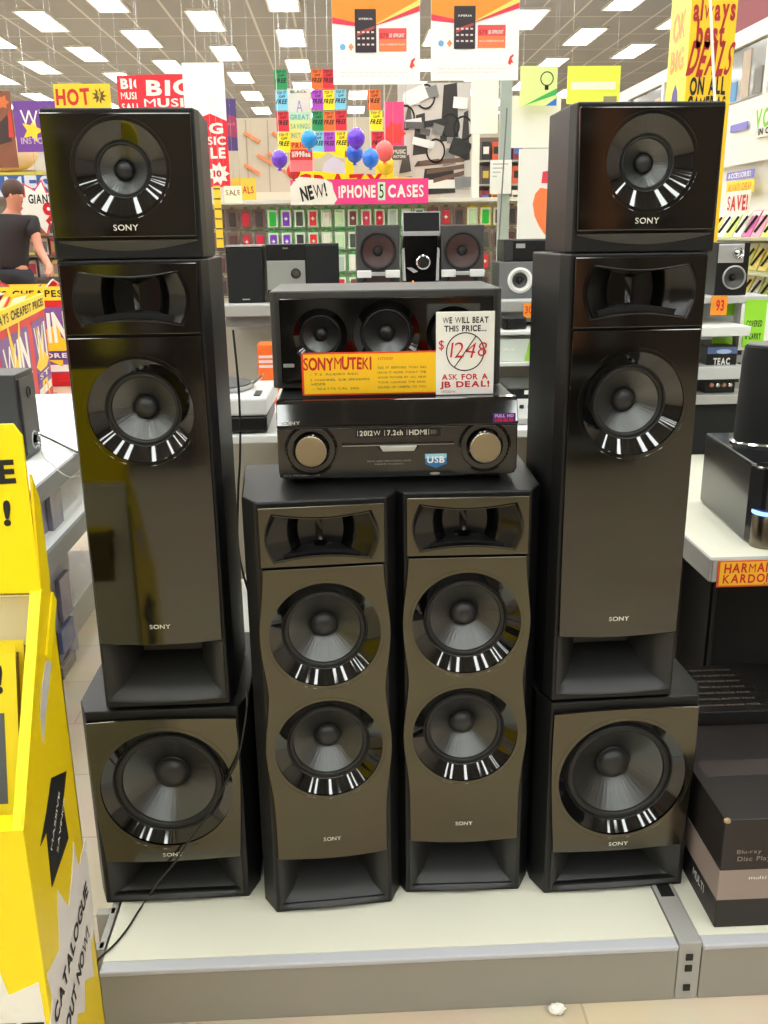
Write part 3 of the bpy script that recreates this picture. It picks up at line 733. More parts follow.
# middle unit
a, w, h = size(403, 233, 439, 303, GY); h = at(420, 234, GY).z-GZ
s = thing('party_stereo_unit', 'black party stereo with silver knob between the two brown-coned speakers', 'stereo', (a.x, GY, GZ))
obj('body', MB().prism([(0, .001), (w, .001), (w, h*.8), (w*.96, h), (w*.04, h), (0, h*.8)], 0, .24), HORN, s, bev=.004)
obj('side_trim', MB().prism([(.0, h*.3), (.012, h*.3), (.006, h*.8), (-.002, h*.78)], -.004, .02), SILVER, s); obj('side_trim', MB().prism([(w-.012, h*.3), (w, h*.3), (w+.002, h*.78), (w-.006, h*.8)], -.004, .02), SILVER, s)
obj('volume_knob', MB().lathe([(.027, 0), (.027, -.014), (.022, -.018), (.0005, -.018)], (w*.56, 0, h*.58), seg=32, caps=(False, True)), CHROME, s, smooth=True)
obj('silver_smile', MB().prism([(w*.1, h*.5), (w*.3, h*.42), (w*.42, h*.44), (w*.25, h*.50)], -.006, 0), SILVER, s)
obj('indicator', MB().box(w*.26, w*.30, -.003, 0, h*.26, h*.30), mat('amber_led', (255, 120, 30), .4, emit=2), s)
obj('top_trim', MB().box(-.002, w+.002, -.003, .02, h-.006, h+.002), SILVER, s)
a, w, h2 = size(403, 210, 441, 232.5, GY)
s2 = thing('tilted_display', 'small black panel tilted back on top of the party stereo', 'display panel', (a.x, GY+.02, GZ+h+.0025)); s2.rotation_euler = (R_(-8), 0, 0)
obj('frame', MB().box(0, w, 0, .02, 0, h2), SILVER, s2, bev=.002); obj('screen', MB().box(.004, w-.004, -.002, 0.002, .008, h2-.003), CLOTH, s2)
# grey speaker with white ring, and the one stacked on it
a, w, h = size(499, 262, 538, 303, GY); h = at(515, 262, GY).z-GZ
s = thing('bookshelf_speaker', 'small grey speaker with white-ringed cone next to the right tower speaker', 'speaker', (a.x, GY, GZ))
cbn = obj('cabinet', MB().box(0, w, .008, .2, .001, h), mat('mid_grey_cabinet', (112, 112, 112), .45), s, bev=.003); cut(cbn, [cyl_cut(w*.55, h*.5, w*.21, -.02, .04)])
rg = obj('driver_ring', MB().lathe([(w*.33, .01), (w*.33, .002), (w*.27, -.002), (w*.22, .006), (w*.2, .01)], (w*.55, 0, h*.5), seg=40), mat('white_ring', (222, 220, 216), .35), s, smooth=True)
obj('cone', MB().lathe([(w*.21, .009), (w*.1, .018), (.0005, .018)], (w*.55, 0, h*.5), seg=32, caps=(False, True)), DARKG, rg, smooth=True)
obj('dust_cap', MB().lathe([(w*.09, .017), (w*.06, .008), (.0005, .006)], (w*.55, 0, h*.5), seg=24, caps=(False, True)), INK, rg, smooth=True)
a, w, hq = size(504, 239, 556, 262, GY+.03)
s = thing('bookshelf_speaker', 'black ported speaker stacked on the small white-ringed grey speaker', 'speaker', (a.x, GY+.03, GZ+h+.001))
obj('cabinet', MB().box(0, w, .006, .17, 0, hq), mat('black_ported', (52, 51, 52), .4), s, bev=.003)
obj('front_baffle', MB().box(.035, w-.01, .0, .008, .004, hq-.004), BLACK2, s, bev=.002)
obj('badge', MB().box(.045, .08, -.001, .001, hq*.6, hq*.8), SILVER, s)
obj('port', MB().lathe([(.028, .001), (.026, -.002), (.02, .004)], (w*.70, 0, hq*.5), seg=28, caps=(False, True)), INK, s, smooth=True)

# shelf tags and packs on this unit
tg = obj('price_tag', MB().box(-.022, .022, -.002, 0, -.055, 0), mat('tag_orange2', (240, 150, 40), .5)); p = at(529.5, 303, 3.52); tg.location = (p.x, 3.52, p.z)
tag(tg, 'small orange shelf tag below the white-ringed grey speaker', 'price tag'); text(tg, '301', .034, .028, RED, 0, -.025, -.0028, bold=.02)
# turntable on the mid shelf
TZ = .9205
tt = thing('turntable', 'white and silver turntable on the shelf behind the tower speaker', 'turntable', (-.26, 2.80, TZ))
p0 = at(234, 440, 2.80)
TTX = at(268, 440, 2.8).x
tt.location = (TTX, 2.80, TZ)
obj('base', MB().box(-.42, 0, .0, .35, .006, .055), BLACK2, tt, bev=.006)
obj('plinth', MB().prism([(-.42, .0), (-.42, .36), (.012, .36), (.0, .0)], .056, .112, 'z'), mat('white_turntable', (212, 212, 210), .35), tt, bev=.008)
pl = obj('platter', MB().lathe([(.14, .112), (.145, .118), (.145, .126), (.13, .128)], (-.20, .20, 0), 'z', 56, (True, True)), SILVER, tt, smooth=True)
obj('slipmat', MB().lathe([(.138, .1281), (.138, .131)], (-.20, .20, 0), 'z', 48, (True, True)), mat('slipmat', (80, 78, 78), .8), pl)
obj('tonearm', MB().tube([(-.03, .30, .14), (-.03, .2, .145), (-.05, .08, .14)], .004, 8), CHROME, tt, smooth=True)
obj('pitch_slider', MB().box(-.04, -.02, .03, .12, .1125, .116), DARKG, tt)
for q in (-.38, -.04): obj('foot', MB().box(q-.015, q+.015, .03, .06, -.0002, .007), RUBBER, tt)
# orange carton
a, w, h = size(257, 345, 285, 383, 3.25)
s = thing('orange_box', 'orange boxed product with white stripes behind the turntable', 'box', (a.x, 3.32, TZ))
htop = at(260, 345, 3.32).z-TZ
obj('box', MB().box(0, .11, 0, .12, 0, htop), mat('orange_card', (238, 104, 30), .45), s, bev=.002)
for q in (.62, .70, .78): obj('stripe', MB().box(.004, .106, -.0008, 0, htop*q, htop*(q+.045)), mat('pale_stripe', (225, 200, 195), .5), s)
# white bowl shape by the receiver
s = obj('plastic_housing', MB().ball((0, 0, .075), .04, .05, .075, 24, 14), mat('white_dome', (205, 203, 198), .35), smooth=True); q = at(286, 425, 2.64); s.location = (q.x, 2.86, TZ+.0005); tag(s, 'white rounded plastic housing on the shelf beside the turntable', 'speaker')
# items on the right side shelves of the unit
s = thing('handheld_camera', 'small dark camcorder on the inner shelf right of the receiver', 'camcorder', (at(517, 345, 3.42).x, 3.45, 1.1605))
obj('body', MB().box(-.05, .04, 0, .06, 0, .045), BLACK2, s, bev=.006); obj('lens', MB().lathe([(.016, -.02), (.016, .005)], (-.02, 0, .022), 'y', 20, (True, True)), BLACK2, s)
s = thing('product_box', 'white and green boxed product on the inner shelf right of the receiver', 'box', (at(500, 372, 3.42).x, 3.42, 1.0455))
ww = at(533, 372, 3.42).x-at(500, 372, 3.42).x
obj('box', MB().box(0, ww, 0, .09, 0, .082), mat('pale_box', (212, 218, 206), .5), s, bev=.002)
obj('green_corner', MB().prism([(ww*.72, .001), (ww, .001), (ww, .082), (ww*.86, .082)], -.0012, 0), mat('lime_print', (150, 200, 70), .5), s)
text(s, 'iPod', .04, .010, PAPER, ww*.25, .045, -.0015, bold=.02)
s = thing('disc_player', 'dark disc player with label strip on the shelf right of the receiver', 'disc player', (at(498, 400, 3.3).x, 3.12, TZ))
obj('body', MB().box(0, .27, 0, .26, .006, .075), BLACK2, s, bev=.004); obj('feet', MB().box(.02, .25, .02, .24, -.0002, .006), RUBBER, s); obj('label_strip', MB().box(.06, .24, -.0015, 0, .052, .066), PAPER, s)
text(s, 'MARK II 5000', .15, .010, INK, .15, .059, -.0024, bold=.02)
s = thing('mixer', 'silver and white small mixer at the front of the shelf right of the receiver', 'mixer', (at(509, 440, 2.85).x, 2.85, TZ))
obj('body', MB().prism([(0, .002), (0, .022), (.2, .05), (.2, .002)], 0, .14, 'x'), SILVER, s, bev=.003)
for k in range(4): obj('knob', MB().lathe([(.008, 0), (.007, .012)], (.03+.027*k, .10, .034), 'z', 14, (True, True)), INK, s, smooth=True)

# ================================================================== LEFT: SECOND SHELF + SMALL SPEAKER
UZ, LZ = .74, .53
# shelves end at X = lx
lx = atz(54.3, 543, LZ).x
lsh = thing('shelf_unit', 'white two-tier display shelf seen end-on behind the yellow stand', 'shelf unit', (lx, 2.2, 0))
ux = atz(42.6, 479.6, UZ)
for z, x1, y1, th in ((UZ, ux.x-lx, 2.6, .05), (LZ, 0, 2.0, .055)):
    obj('shelf', MB().box(x1-1.0, x1, -.35, y1, z-.012, z), mat('white_deck', (232, 234, 232), .4), lsh, bev=.002)
    obj('shelf_edge', MB().box(x1-.01, x1+.012, -.35, y1, z-th-.012, z-.0005), mat('mid_grey_edge', (128, 130, 130), .45), lsh, bev=.002)
    obj('shelf_edge', MB().box(x1-1.0, x1, y1-.02, y1, z-th-.012, z-.0125), MATS['mid_grey_edge'], lsh, bev=.002)
PX = lx-.06
yfar = atx(71, 580, PX).y
obj('end_panel', MB().box(-.10, -.06, -.3, yfar-2.2, .0, UZ-.063), mat('lilac_panel', (172, 170, 178), .5, vary=.25, bscale=5), lsh)
obj('base', MB().box(-1.0, -.10, -.3, 1.9, 0, .12), GREYM, lsh, bev=.003)
for k, (px0, py0, px1, py1, col) in enumerate(((49, 487, 61, 530, (150, 146, 162)), (59, 572, 70, 620, (132, 128, 150)), (60, 622, 74, 648, (110, 120, 165)), (62, 655, 77, 700, (150, 140, 134)), (66, 705, 82, 742, (168, 172, 182)))):
    a = atx(px0, (py0+py1)/2, PX+.012); b = atx(px1, (py0+py1)/2, PX+.012); zt_, zb_ = atx((px0+px1)/2, py0, PX+.012).z, atx((px0+px1)/2, py1, PX+.012).z
    s = obj('hanging_pack', MB().box(0, .018, a.y-2.2, min(b.y, yfar-.01)-2.2, zb_, zt_), mat('pack_film_%d' % k, col, .25, vary=.6, bscale=14), None, bev=.003); s.location = (PX+.001, 2.2, 0)
    tag(s, 'clear-wrapped %s pack hanging on the shelf end panel, %s from the top' % (['lilac', 'mauve', 'blue', 'brown', 'pale grey'][k], ORD[k]), 'pack', 'packs hanging on the shelf end')
q = atz(42, 450, UZ); SXp, SY1 = q.x, q.y
SY0 = atx(17, 400, SXp).y; hs = atx(33, 367, SXp).z-UZ
s = thing('bookshelf_speaker', 'black bookshelf speaker with silver binding posts on the white shelf above the yellow stand', 'speaker', (SXp, SY0, UZ))
dd = SY1-SY0
obj('cabinet', MB().box(-.22, 0, 0, dd, .001, hs), mat('speaker_dark', (46, 46, 48), .4), s, bev=.004)
rp = obj('rear_plate', MB().box(0, .008, .02, dd-.02, .02, hs-.02), DARKG, s, bev=.002)
obj('bass_port', MB().lathe([(.022, .009), (.019, .012), (.015, .006)], (0, dd*.5, hs*.76), 'x', 24, (False, True)), INK, rp, smooth=True)
obj('terminal_cup', MB().lathe([(.034, .0085), (.030, .012), (.026, .008)], (0, dd*.55, .06), 'x', 28, (False, True)), SILVER, rp, smooth=True)
for k, zz in enumerate((.045, .078)):
    obj('binding_post', MB().lathe([(.009, .006), (.009, .024), (.006, .028)], (0, dd*(.5+.08*k), zz), 'x', 16, (False, True)), CHROME, rp, smooth=True)
cab = [(SXp+.024, SY0+dd*.55, UZ+.08), tuple(at(52, 440, SY1+.02)), tuple(at(66, 447, SY1)), tuple(at(84, 455, SY1-.2)), tuple(at(112, 466, SY1-.7))]
tag(obj('speaker_cable', MB().tube(smooth_path(cab), .004, 8), RUBBER, smooth=True), 'black cable running from the binding posts behind the tower speaker', 'cable')
cab = [(SXp+.024, SY0+dd*.5, UZ+.045), tuple(at(44, 458, SY0)), tuple(atz(52, 464, UZ+.004)), tuple(at(60, 472, 2.75)), tuple(at(70, 477, 2.7)), tuple(at(79, 476, 2.7))]
tag(obj('speaker_cable', MB().tube(smooth_path(cab), .0018, 6), mat('grey_wire', (150, 148, 140), .5), smooth=True), 'thin grey wire drooping over the white shelf edge', 'cable')

# ================================================================== BACKGROUND: PHONE CASE WALL
WY = 7.0
zs = at(400, 203, WY).z
pw = thing('phone_case_wall', 'white pegboard display wall hung with phone cases below the pink sign', 'display wall', (.10, WY, 0))
obj('pegboard', MB().box(-1.35, 1.25, .03, .09, 0.25, zs+.03), mat('pegboard_white', (224, 220, 208), .6, vary=.2, bscale=30), pw)
obj('base', MB().box(-1.35, 1.25, -.35, .09, 0, .25), GREYM, pw)
obj('top_shelf', MB().box(-1.35, 1.25, -.10, .10, zs+.0, zs+.028), mat('pale_top', (215, 212, 205), .5), pw, bev=.003)
PZ = [at(300, 217.5, WY).z, at(300, 240, WY).z, at(300, 262.5, WY).z, at(300, 285, WY).z]
GRN = mat('rail_green', (60, 130, 70), .4)
for z in PZ: obj('hook_rail', MB().box(-1.33, 1.23, .0, .012, z-.083, z-.078), GRN, pw)
palette = [(90, 60, 60), (60, 56, 60), (214, 40, 70), (70, 60, 64), (40, 190, 60), (120, 60, 190), (70, 80, 70), (222, 50, 50), (225, 228, 215), (190, 225, 180), (120, 70, 70), (210, 60, 90), (200, 40, 60), (170, 190, 180)]
cname = ['maroon', 'charcoal', 'crimson', 'black', 'bright green', 'purple', 'grey-green', 'red', 'white', 'pale green', 'brown', 'pink', 'ruby', 'pale grey']
protos = {}
rn = random.Random(5)
rows = [[0, 1, 2, 3, 4, 5, 6, 7, 8, 9, 10, 11, 12, 13, 8, 1, 11, 12, 3, 9, 4], [3, 0, 12, 2, 5, 5, 1, 7, 8, 9, 6, 8, 13, 0, 5, 7, 13, 2, 8, 3, 6], [0, 3, 1, 7, 8, 13, 6, 9, 9, 13, 8, 5, 6, 11, 4, 7, 10, 8, 3, 9, 7], [3, 8, 7, 5, 6, 13, 9, 4, 8, 2, 10, 7, 13, 8, 5, 6, 7, 8, 9, 3, 1]]
PW = .108
x00 = at(219, 221, WY).x
for r, z in enumerate(PZ):
    for k in range(23):
        ci = rows[r][(k*1)%21]; edge = 'green' if (4 <= k <= 15) else ('yellow' if k in (19, 20, 21) and r == 0 else 'dark')
        key = (ci, edge)
        if key not in protos:
            em = {'green': mat('pack_green_edge', (70, 165, 85), .35), 'yellow': mat('pack_yellow_edge', (214, 190, 40), .35), 'dark': mat('pack_dark_edge', (120, 96, 92), .35)}[edge]
            o = thing('phone_case_pack', '', 'phone case', (0, 0, 0))
            obj('backing_card', MB().prism([(-.046, -.085), (.046, -.085), (.046, .07), (.015, .075), (.012, .09), (-.012, .09), (-.015, .075), (-.046, .07)], -.004, .0), em, o)
            if edge != 'dark': obj('window', MB().box(-.040, .040, -.006, -.004, -.078, .062), mat('pack_window', (222, 226, 216), .25), o)
            obj('phone_case', MB().box(-.027, .027, -.016, -.006, -.068, .045), mat('case_%d' % ci, palette[ci], .35), o, bev=.005)
            if ci in (5, 10, 11, 12, 7): obj('pattern', MB().prism(star(0, -.01, .018, .009, 4), -.0172, -.016), mat('pack_window', (222, 226, 216), .25), o)
            obj('hook', MB().tube([(0, .03, .085), (0, -.05, .085), (0, -.058, .092)], .002, 6), CHROME, o)
            protos[key] = o
        else: o = copy_tree(protos[key])
        o.location = (x00+k*.0965, WY-.002, z); o.scale = (.9, .9, .84)
        tag(o, '%s phone case in %s-edged pack, %s along in the %s row' % (cname[ci], edge, ORD[k], ['top', 'second', 'third', 'fourth'][r]), 'phone case', 'phone cases on the display wall')
# pink sign
pk, w, h = board('phone_case_sign', 'pink and white NEW! iPHONE 5 CASES sign on the phone case wall', 'sign', 291, 179, 428.5, 204, WY-.12, mat('hot_pink', (236, 60, 140), .5), .01)
P = [(-w/2-.002, -h/2-.001), (-w*.19, -h/2-.001), (-w*.165, -h*.3), (-w*.19, h*.05), (-w*.2, h*.35), (-w*.25, h/2+.001), (-w*.45, h/2+.02), (-w/2-.002, h*.2)]
wb = patch(pk, 'white_splash', P, PAPER, -.0055)
text(wb, 'NEW!', w*.19, h*.60, INK, -w*.335, .0, -.0078, bold=.045, rot=.18, jit=.06)
text(pk, 'iPHONE', w*.27, h*.52, PAPER, -w*.02, 0, -.006, bold=.045)
f5 = patch(pk, 'digit_card', rect(w*.132, w*.185, -h*.36, h*.36), mat('pale_green_card', (205, 238, 205), .5), -.0055)
text(f5, '5', w*.032, h*.55, INK, w*.158, 0, -.0075, bold=0)
text(pk, 'CASES', w*.26, h*.52, PAPER, w*.335, 0, -.006, bold=.045)
# beige wall behind with orange clips (left of centre)
bw_ = thing('slatted_display_board', 'tall beige display board with orange corner clips behind the ticket strings', 'display board', (at(262, 200, 12).x, 12, 0))
zt = at(262, 118, 12).z
obj('panel', MB().box(-.46, 2.2, 0, .1, .0, zt), mat('beige_display', (196, 184, 164), .6, vary=.15, bscale=2), bw_)
obj('pale_ledge', MB().box(-.10, .6, -.2, 0, at(262, 206, 12).z, at(262, 193, 12).z), mat('peach_ledge', (236, 206, 186), .5), bw_)
for k, (px, py) in enumerate(((252, 138), (256, 138), (275, 158), (265, 160), (252, 170), (256, 172), (280, 138), (290, 175))):
    if k in (1, 5): continue
    c = at(px, py, 11.98)
    obj('orange_clip', MB().prism([(c.x-bw_.location.x-.10, c.z+.05), (c.x-bw_.location.x-.08, c.z+.075), (c.x-bw_.location.x+.10, c.z-.03), (c.x-bw_.location.x+.08, c.z-.06)], -.03, 0), mat('orange_clip', (232, 130, 80), .5), bw_)
for k in range(5):
    xx = -.42+.26*k
    obj('panel_joint', MB().box(xx, xx+.015, -.006, 0, .5, zt-.02), mat('joint_grey', (160, 150, 134), .6), bw_)

# ticket strings ------------------------------------------------------------
TC = {'g': (30, 150, 90), 'b': (130, 205, 235), 'r': (225, 40, 60), 'y': (250, 225, 30), 'o': (245, 110, 40), 'p': (180, 70, 200)}
TN = {'g': 'green', 'b': 'pale blue', 'r': 'red', 'y': 'yellow', 'o': 'orange', 'p': 'purple'}
TYY = 6.3
def tickets(xc, y0, seq, px_w=12.5, px_h=21, drift=1.0, lab=''):
    for k, c in enumerate(seq):
        xa = xc+drift*k-px_w/2
        o, w, h = board('hanging_card', '%s bunting card, %s down in the string %s' % (TN[c], ORD[k], lab), 'bunting card', xa, y0+k*px_h+.6, xa+px_w, y0+(k+1)*px_h-.6, TYY-.0, mat('ticket_'+c, TC[c], .55), .002, 'bunting cards hung in strings')
        text(o, 'TOP IT', w*.75, h*.17, INK, 0, h*.38, -.0018, bold=.03, jit=.15)
        text(o, 'OFF', w*.5, h*.14, INK, w*.05, h*.20, -.0018, bold=.03, jit=.15)
        text(o, 'FREE', w*.85, h*.24, INK, 0, -h*.06, -.0018, bold=.05, shear=.3)
        if k == 0: obj('hanging_wire', MB().tube([(0, 0, h/2-.002), (0, 0, CZ-o.location.z-.004)], .002, 5), CHROME, o)
        else: obj('string_link', MB().tube([(0, 0.001, h/2-.002), (0, .001, h/2+.02)], .002, 5), CHROME, o)
tickets(280.5, 69, 'gbry', lab='beside the white price poster', drift=1.1)
tickets(317, 68.5, 'opgb', 11.5, drift=.4, lab='just right of the price poster'); tickets(328.5, 68.5, 'ryop', 11.5, drift=.3, lab='touching the phone poster edge'); tickets(340.5, 89, 'bry', 11.5, drift=.4, lab='below the phone poster')
tickets(374, 89, 'oyr', 13, drift=2.0, lab='beside the paper burst')

# price poster
po, w, h = board('price_poster', 'white and rainbow price poster between the bunting strings', 'poster', 288.5, 89, 312, 172, 6.4, PAPER, .004, hang=1)
for k, (c, z0, z1) in enumerate((((200, 240, 215), .12, .22), ((235, 245, 150), -.02, .12), ((255, 225, 120), -.14, -.02), ((245, 150, 60), -.23, -.14), ((225, 40, 50), -.36, -.23), ((250, 120, 130), -.5, -.36))):
    patch(po, 'colour_band', rect(-w/2+.002, w/2-.002, h*z0, h*z1), mat('rainbow_%d' % k, c, .55), -.002, .0008)
text(po, 'BLACK', w*.7, h*.03, INK, 0, h*.46, -.004, bold=.02); text(po, 'A', w*.25, h*.14, mat('pale_violet', (150, 130, 200), .5), .0, h*.29, -.0032, bold=-.01)
for k, s_ in enumerate(('GREAT', 'SAVINGS', 'INSTORE')): text(po, s_, w*.8, h*.06, mat('sea_green', (110, 180, 170), .5), 0, h*(.16-.11*k), -.0042, bold=.02)
text(po, 'PRICE', w*.8, h*.07, RED, 0, -h*.18, -.0042, bold=.04, jit=.1); text(po, '$1998ea', w*.8, h*.08, PAPER, 0, -h*.29, -.0042, bold=.06)
# balloons
for k, (x, y, r, c, n) in enumerate(((279.5, 159, 8, (112, 60, 205), 'violet'), (309, 139, 8, (30, 150, 235), 'sky blue'), (356, 138, 9, (110, 50, 220), 'deep violet'), (354.5, 153, 8.5, (40, 90, 215), 'royal blue'), (370.5, 158, 8.5, (40, 120, 240), 'bright blue'), (384.5, 151, 9, (255, 100, 100), 'coral'), (385.5, 165, 8.5, (250, 205, 40), 'golden'), (293.5, 171, 7, (220, 50, 50), 'red'))):
    Yb = 5.0+.22*k; p = at(x, y, Yb); R0 = r/930*Yb*.94
    o = obj('balloon', MB().ball((0, 0, 0), R0, R0, R0*1.12, 24, 16), mat('latex_%d' % k, c, .2, coat=.4), smooth=True); o.location = p
    obj('knot', MB().lathe([(.006, -R0*1.12+.004), (.012, -R0*1.12-.012)], (0, 0, 0), 'z', 10, (True, True)), MATS['latex_%d' % k], o)
    obj('hanging_string', MB().tube([(0, 0, R0*1.1), (0, 0, CZ-p.z-.004)], .0012, 5), PAPER, o)
    tag(o, '%s balloon hanging %s' % (n, ['beside the white price poster', 'at the edge of the rainbow price poster', 'above the two blue balloons', 'next to the bright blue balloon', 'beside the coral balloon', 'above the golden balloon', 'above the pink sign', 'below the price poster'][k]), 'balloon', 'balloons over the phone case wall')
# yellow cardboard arch display
ya = thing('cardboard_arch', 'yellow cardboard arch display with red CRAZY lettering above the pink sign', 'display', (at(340, 190, 7.05).x, 7.1, at(340, 206, 7.1).z+.0))
def loc(px, py): q = at(px, py, 7.1); return (q.x-ya.location.x, q.z-ya.location.z)
ya.location.z = zs+.0285
P = [loc(291, 200), loc(291, 169), loc(345, 174), loc(420, 178), loc(420, 200)]; P[0] = (P[0][0], 0); P[-1] = (P[-1][0], 0)
fb = obj('fascia', MB().prism(P, -.01, .0), YEL, ya)
q = loc(355, 176); text(fb, 'CRAZY', .62, .13, RED, loc(340, 183)[0], loc(340, 183)[1], -.012, bold=.05, jit=.08)
obj('arch_post', MB().prism([loc(291, 170), loc(300, 170), loc(300, 150), loc(291, 150)], 0, .012), YEL, ya)
obj('arch_post', MB().prism([loc(345, 176), loc(354, 176), loc(353, 140), loc(345, 140)], 0, .012), YEL, ya)
obj('arch_top', MB().prism([loc(291, 152), loc(291, 140), loc(354, 140), loc(354, 156), loc(343, 158), loc(335, 156), loc(328, 152), loc(320, 158), loc(306, 158)], .0, .010), YEL, ya)
obj('arch_post', MB().prism([loc(376, 180), loc(394, 180), loc(394, 158), loc(388, 150), loc(376, 160)], 0, .012), YEL, ya)
obj('speaker_picture', MB().prism([loc(322, 174), loc(346, 174), loc(344, 163), loc(334, 156), loc(324, 163)], -.004, .008), mat('pale_picture', (205, 205, 222), .5), ya)
# phone posters ------------------------------------------------------------
def phone_poster(lab, x0, x1, y0, y1, Y):
    o, w, h = board('hanging_poster', lab, 'poster', x0, y0, x1, y1, Y, mat('poster_white', (250, 248, 244), .5), .004, 'twin hanging phone posters', hang=1)
    y = -.0022
    # sunburst fills the top: drawn from the top left
    T = h/2-.001; Lx, Rx = -w/2+.001, w/2-.001
    patch(o, 'sunburst', [(Lx, T), (Lx, T-.30*h), (-w*.10, T-.345*h), (Rx, T-.165*h), (Rx, T)], mat('burst_orange', (250, 150, 50), .5), y)
    patch(o, 'sunburst', [(Lx, T-.23*h), (Lx, T-.30*h), (-w*.10, T-.345*h), (-w*.12, T-.315*h)], mat('burst_magenta', (232, 60, 90), .5), y-.0012)
    patch(o, 'sunburst', [(-w*.05, T-.335*h), (Rx, T-.03*h), (Rx, T-.10*h)], mat('burst_yellow', (255, 225, 110), .5), y-.0012)
    patch(o, 'sunburst', [(-w*.05, T-.338*h), (Rx, T-.10*h), (Rx, T-.165*h)], MATS['burst_magenta'], y-.0012)
    ph = patch(o, 'phone_picture', rect(-w*.24, -w*.0, T-.63*h, T-.14*h), mat('phone_black', (50, 36, 44), .35), y-.0024)
    patch(ph, 'screen_glow', [(-w*.22, T-.40*h), (-w*.02, T-.33*h), (-w*.02, T-.36*h), (-w*.22, T-.45*h)], mat('screen_red', (170, 70, 60), .5), y-.0036, .0006)
    text(ph, 'XPERIA', w*.16, h*.022, PAPER, -w*.12, T-.25*h, y-.0044, bold=.03)
    rr = random.Random(3)
    ic = MB()
    for a_ in range(4):
        for b_ in range(3): ic.prism(rect(-w*.215+a_*w*.053, -w*.215+a_*w*.053+w*.03, T-(.41+.07*b_)*h, T-(.39+.07*b_)*h), y-.0044, y-.0036)
    obj('app_icons', ic, mat('icon_pale', (235, 210, 205), .5), ph)
    bx = patch(o, 'offer_box', rect(w*.03, w*.345, T-.62*h, T-.355*h), mat('offer_orange', (246, 130, 80), .5), y)
    patch(bx, 'offer_head', rect(w*.03, w*.345, T-.48*h, T-.355*h), mat('offer_red', (232, 84, 84), .5), y-.0012, .0006)
    text(bx, '$79', w*.09, h*.06, RED, w*.09, T-.44*h, y-.0026, bold=.03); text(bx, '$0 UPFRONT', w*.17, h*.05, PAPER, w*.235, T-.44*h, y-.0026, bold=.02)
    text(bx, 'ON A FREEDOM PLAN', w*.28, h*.02, PAPER, w*.185, T-.54*h, y-.0020, bold=0)
    patch(o, 'blue_emblem', circ(-w*.385, T-.565*h, w*.032, n=20), mat('emblem_blue', (110, 175, 225), .5), y)
    patch(o, 'orange_emblem', [(-w*.29, T-.61*h), (-w*.26, T-.565*h), (-w*.29, T-.52*h), (-w*.32, T-.565*h)], mat('emblem_orange', (240, 150, 100), .5), y)
    lg = [(w*.38, T-.80*h), (w*.40, T-.72*h), (w*.44, T-.69*h), (w*.445, T-.71*h), (w*.42, T-.745*h), (w*.445, T-.80*h), (w*.42, T-.79*h), (w*.41, T-.82*h)]
    patch(o, 'telecom_logo', lg, mat('logo_red', (232, 70, 60), .5), y)
    text(o, 'TERMS AND CONDITIONS APPLY SEE IN STORE FOR DETAILS', w*.8, h*.016, mat('pale_print', (222, 190, 180), .5), -w*.02, T-.86*h, y-.0005, bold=0)
    text(o, 'SERVICE AVAILABLE IN SELECTED AREAS ONLY', w*.7, h*.014, MATS['pale_print'], -w*.07, T-.90*h, y-.0005, bold=0)
phone_poster('white phone poster with orange sunburst hanging beside the bunting strings', 332.5, 420, -3, 85, 4.6)
phone_poster('white phone poster with orange sunburst hanging over the white panel and pole', 431, 519, -6, 81, 4.62)

# film poster stand-in: generic monochrome panel -----------------------------
fp_, w, h = board('cinema_poster', 'large grey and black poster panel above the phone cases, right of the balloons', 'poster', 398, 84, 470, 196, 7.2, mat('poster_grey', (206, 200, 196), .55), .02, hang=1)
rr = random.Random(9)
for k, (a0, b0, a1, b1, g) in enumerate(((-.30, -.14, -.10, .24, 52), (.08, -.02, .34, .50, 44), (.36, -.2, .50, .26, 58), (-.18, -.50, .30, -.24, 40), (-.42, .12, -.30, .30, 90), (.12, -.24, .30, -.06, 130), (-.49, -.30, -.32, -.13, 70), (-.28, -.24, .1, -.17, 60))):
    patch(fp_, 'dark_block', [(w*a0, h*b0), (w*a1, h*(b0+.02)), (w*(a1-.03), h*b1), (w*(a0+.05), h*(b1-.02))], mat('block_%d' % g, (g+4, g, g), .5), -.010, .002+.0004*k)
for k in range(5):
    cx, cz = (-.12, .40, -.40, .02, .22)[k]*w, (.38, .1, .20, -.1, .12)[k]*h
    rg = MB(); 
    for q in range(20):
        a_, b_ = 2*PI*q/20, 2*PI*(q+1)/20; R1, R2 = .072, .060
        rg.prism([(cx+R1*math.cos(a_), cz+1.2*R1*math.sin(a_)), (cx+R1*math.cos(b_), cz+1.2*R1*math.sin(b_)), (cx+R2*math.cos(b_), cz+1.2*R2*math.sin(b_)), (cx+R2*math.cos(a_), cz+1.2*R2*math.sin(a_))], -.0150, -.0145)
    obj('oval_outline', rg, INK, fp_)
for k in range(3): patch(fp_, 'brown_strip', [(-w*.2+.05*k, -h*(.19+.08*k)), (w*.42, -h*(.16+.06*k)), (w*.42, -h*(.20+.06*k)), (-w*.2+.05*k, -h*(.23+.08*k))], mat('brown_strip', (110, 84, 70), .5), -.014, .001)
patch(fp_, 'pale_strip', rect(-w*.42, w*.45, -h*.44, -h*.36), PAPER, -.0135, .001)
rq = random.Random(21)
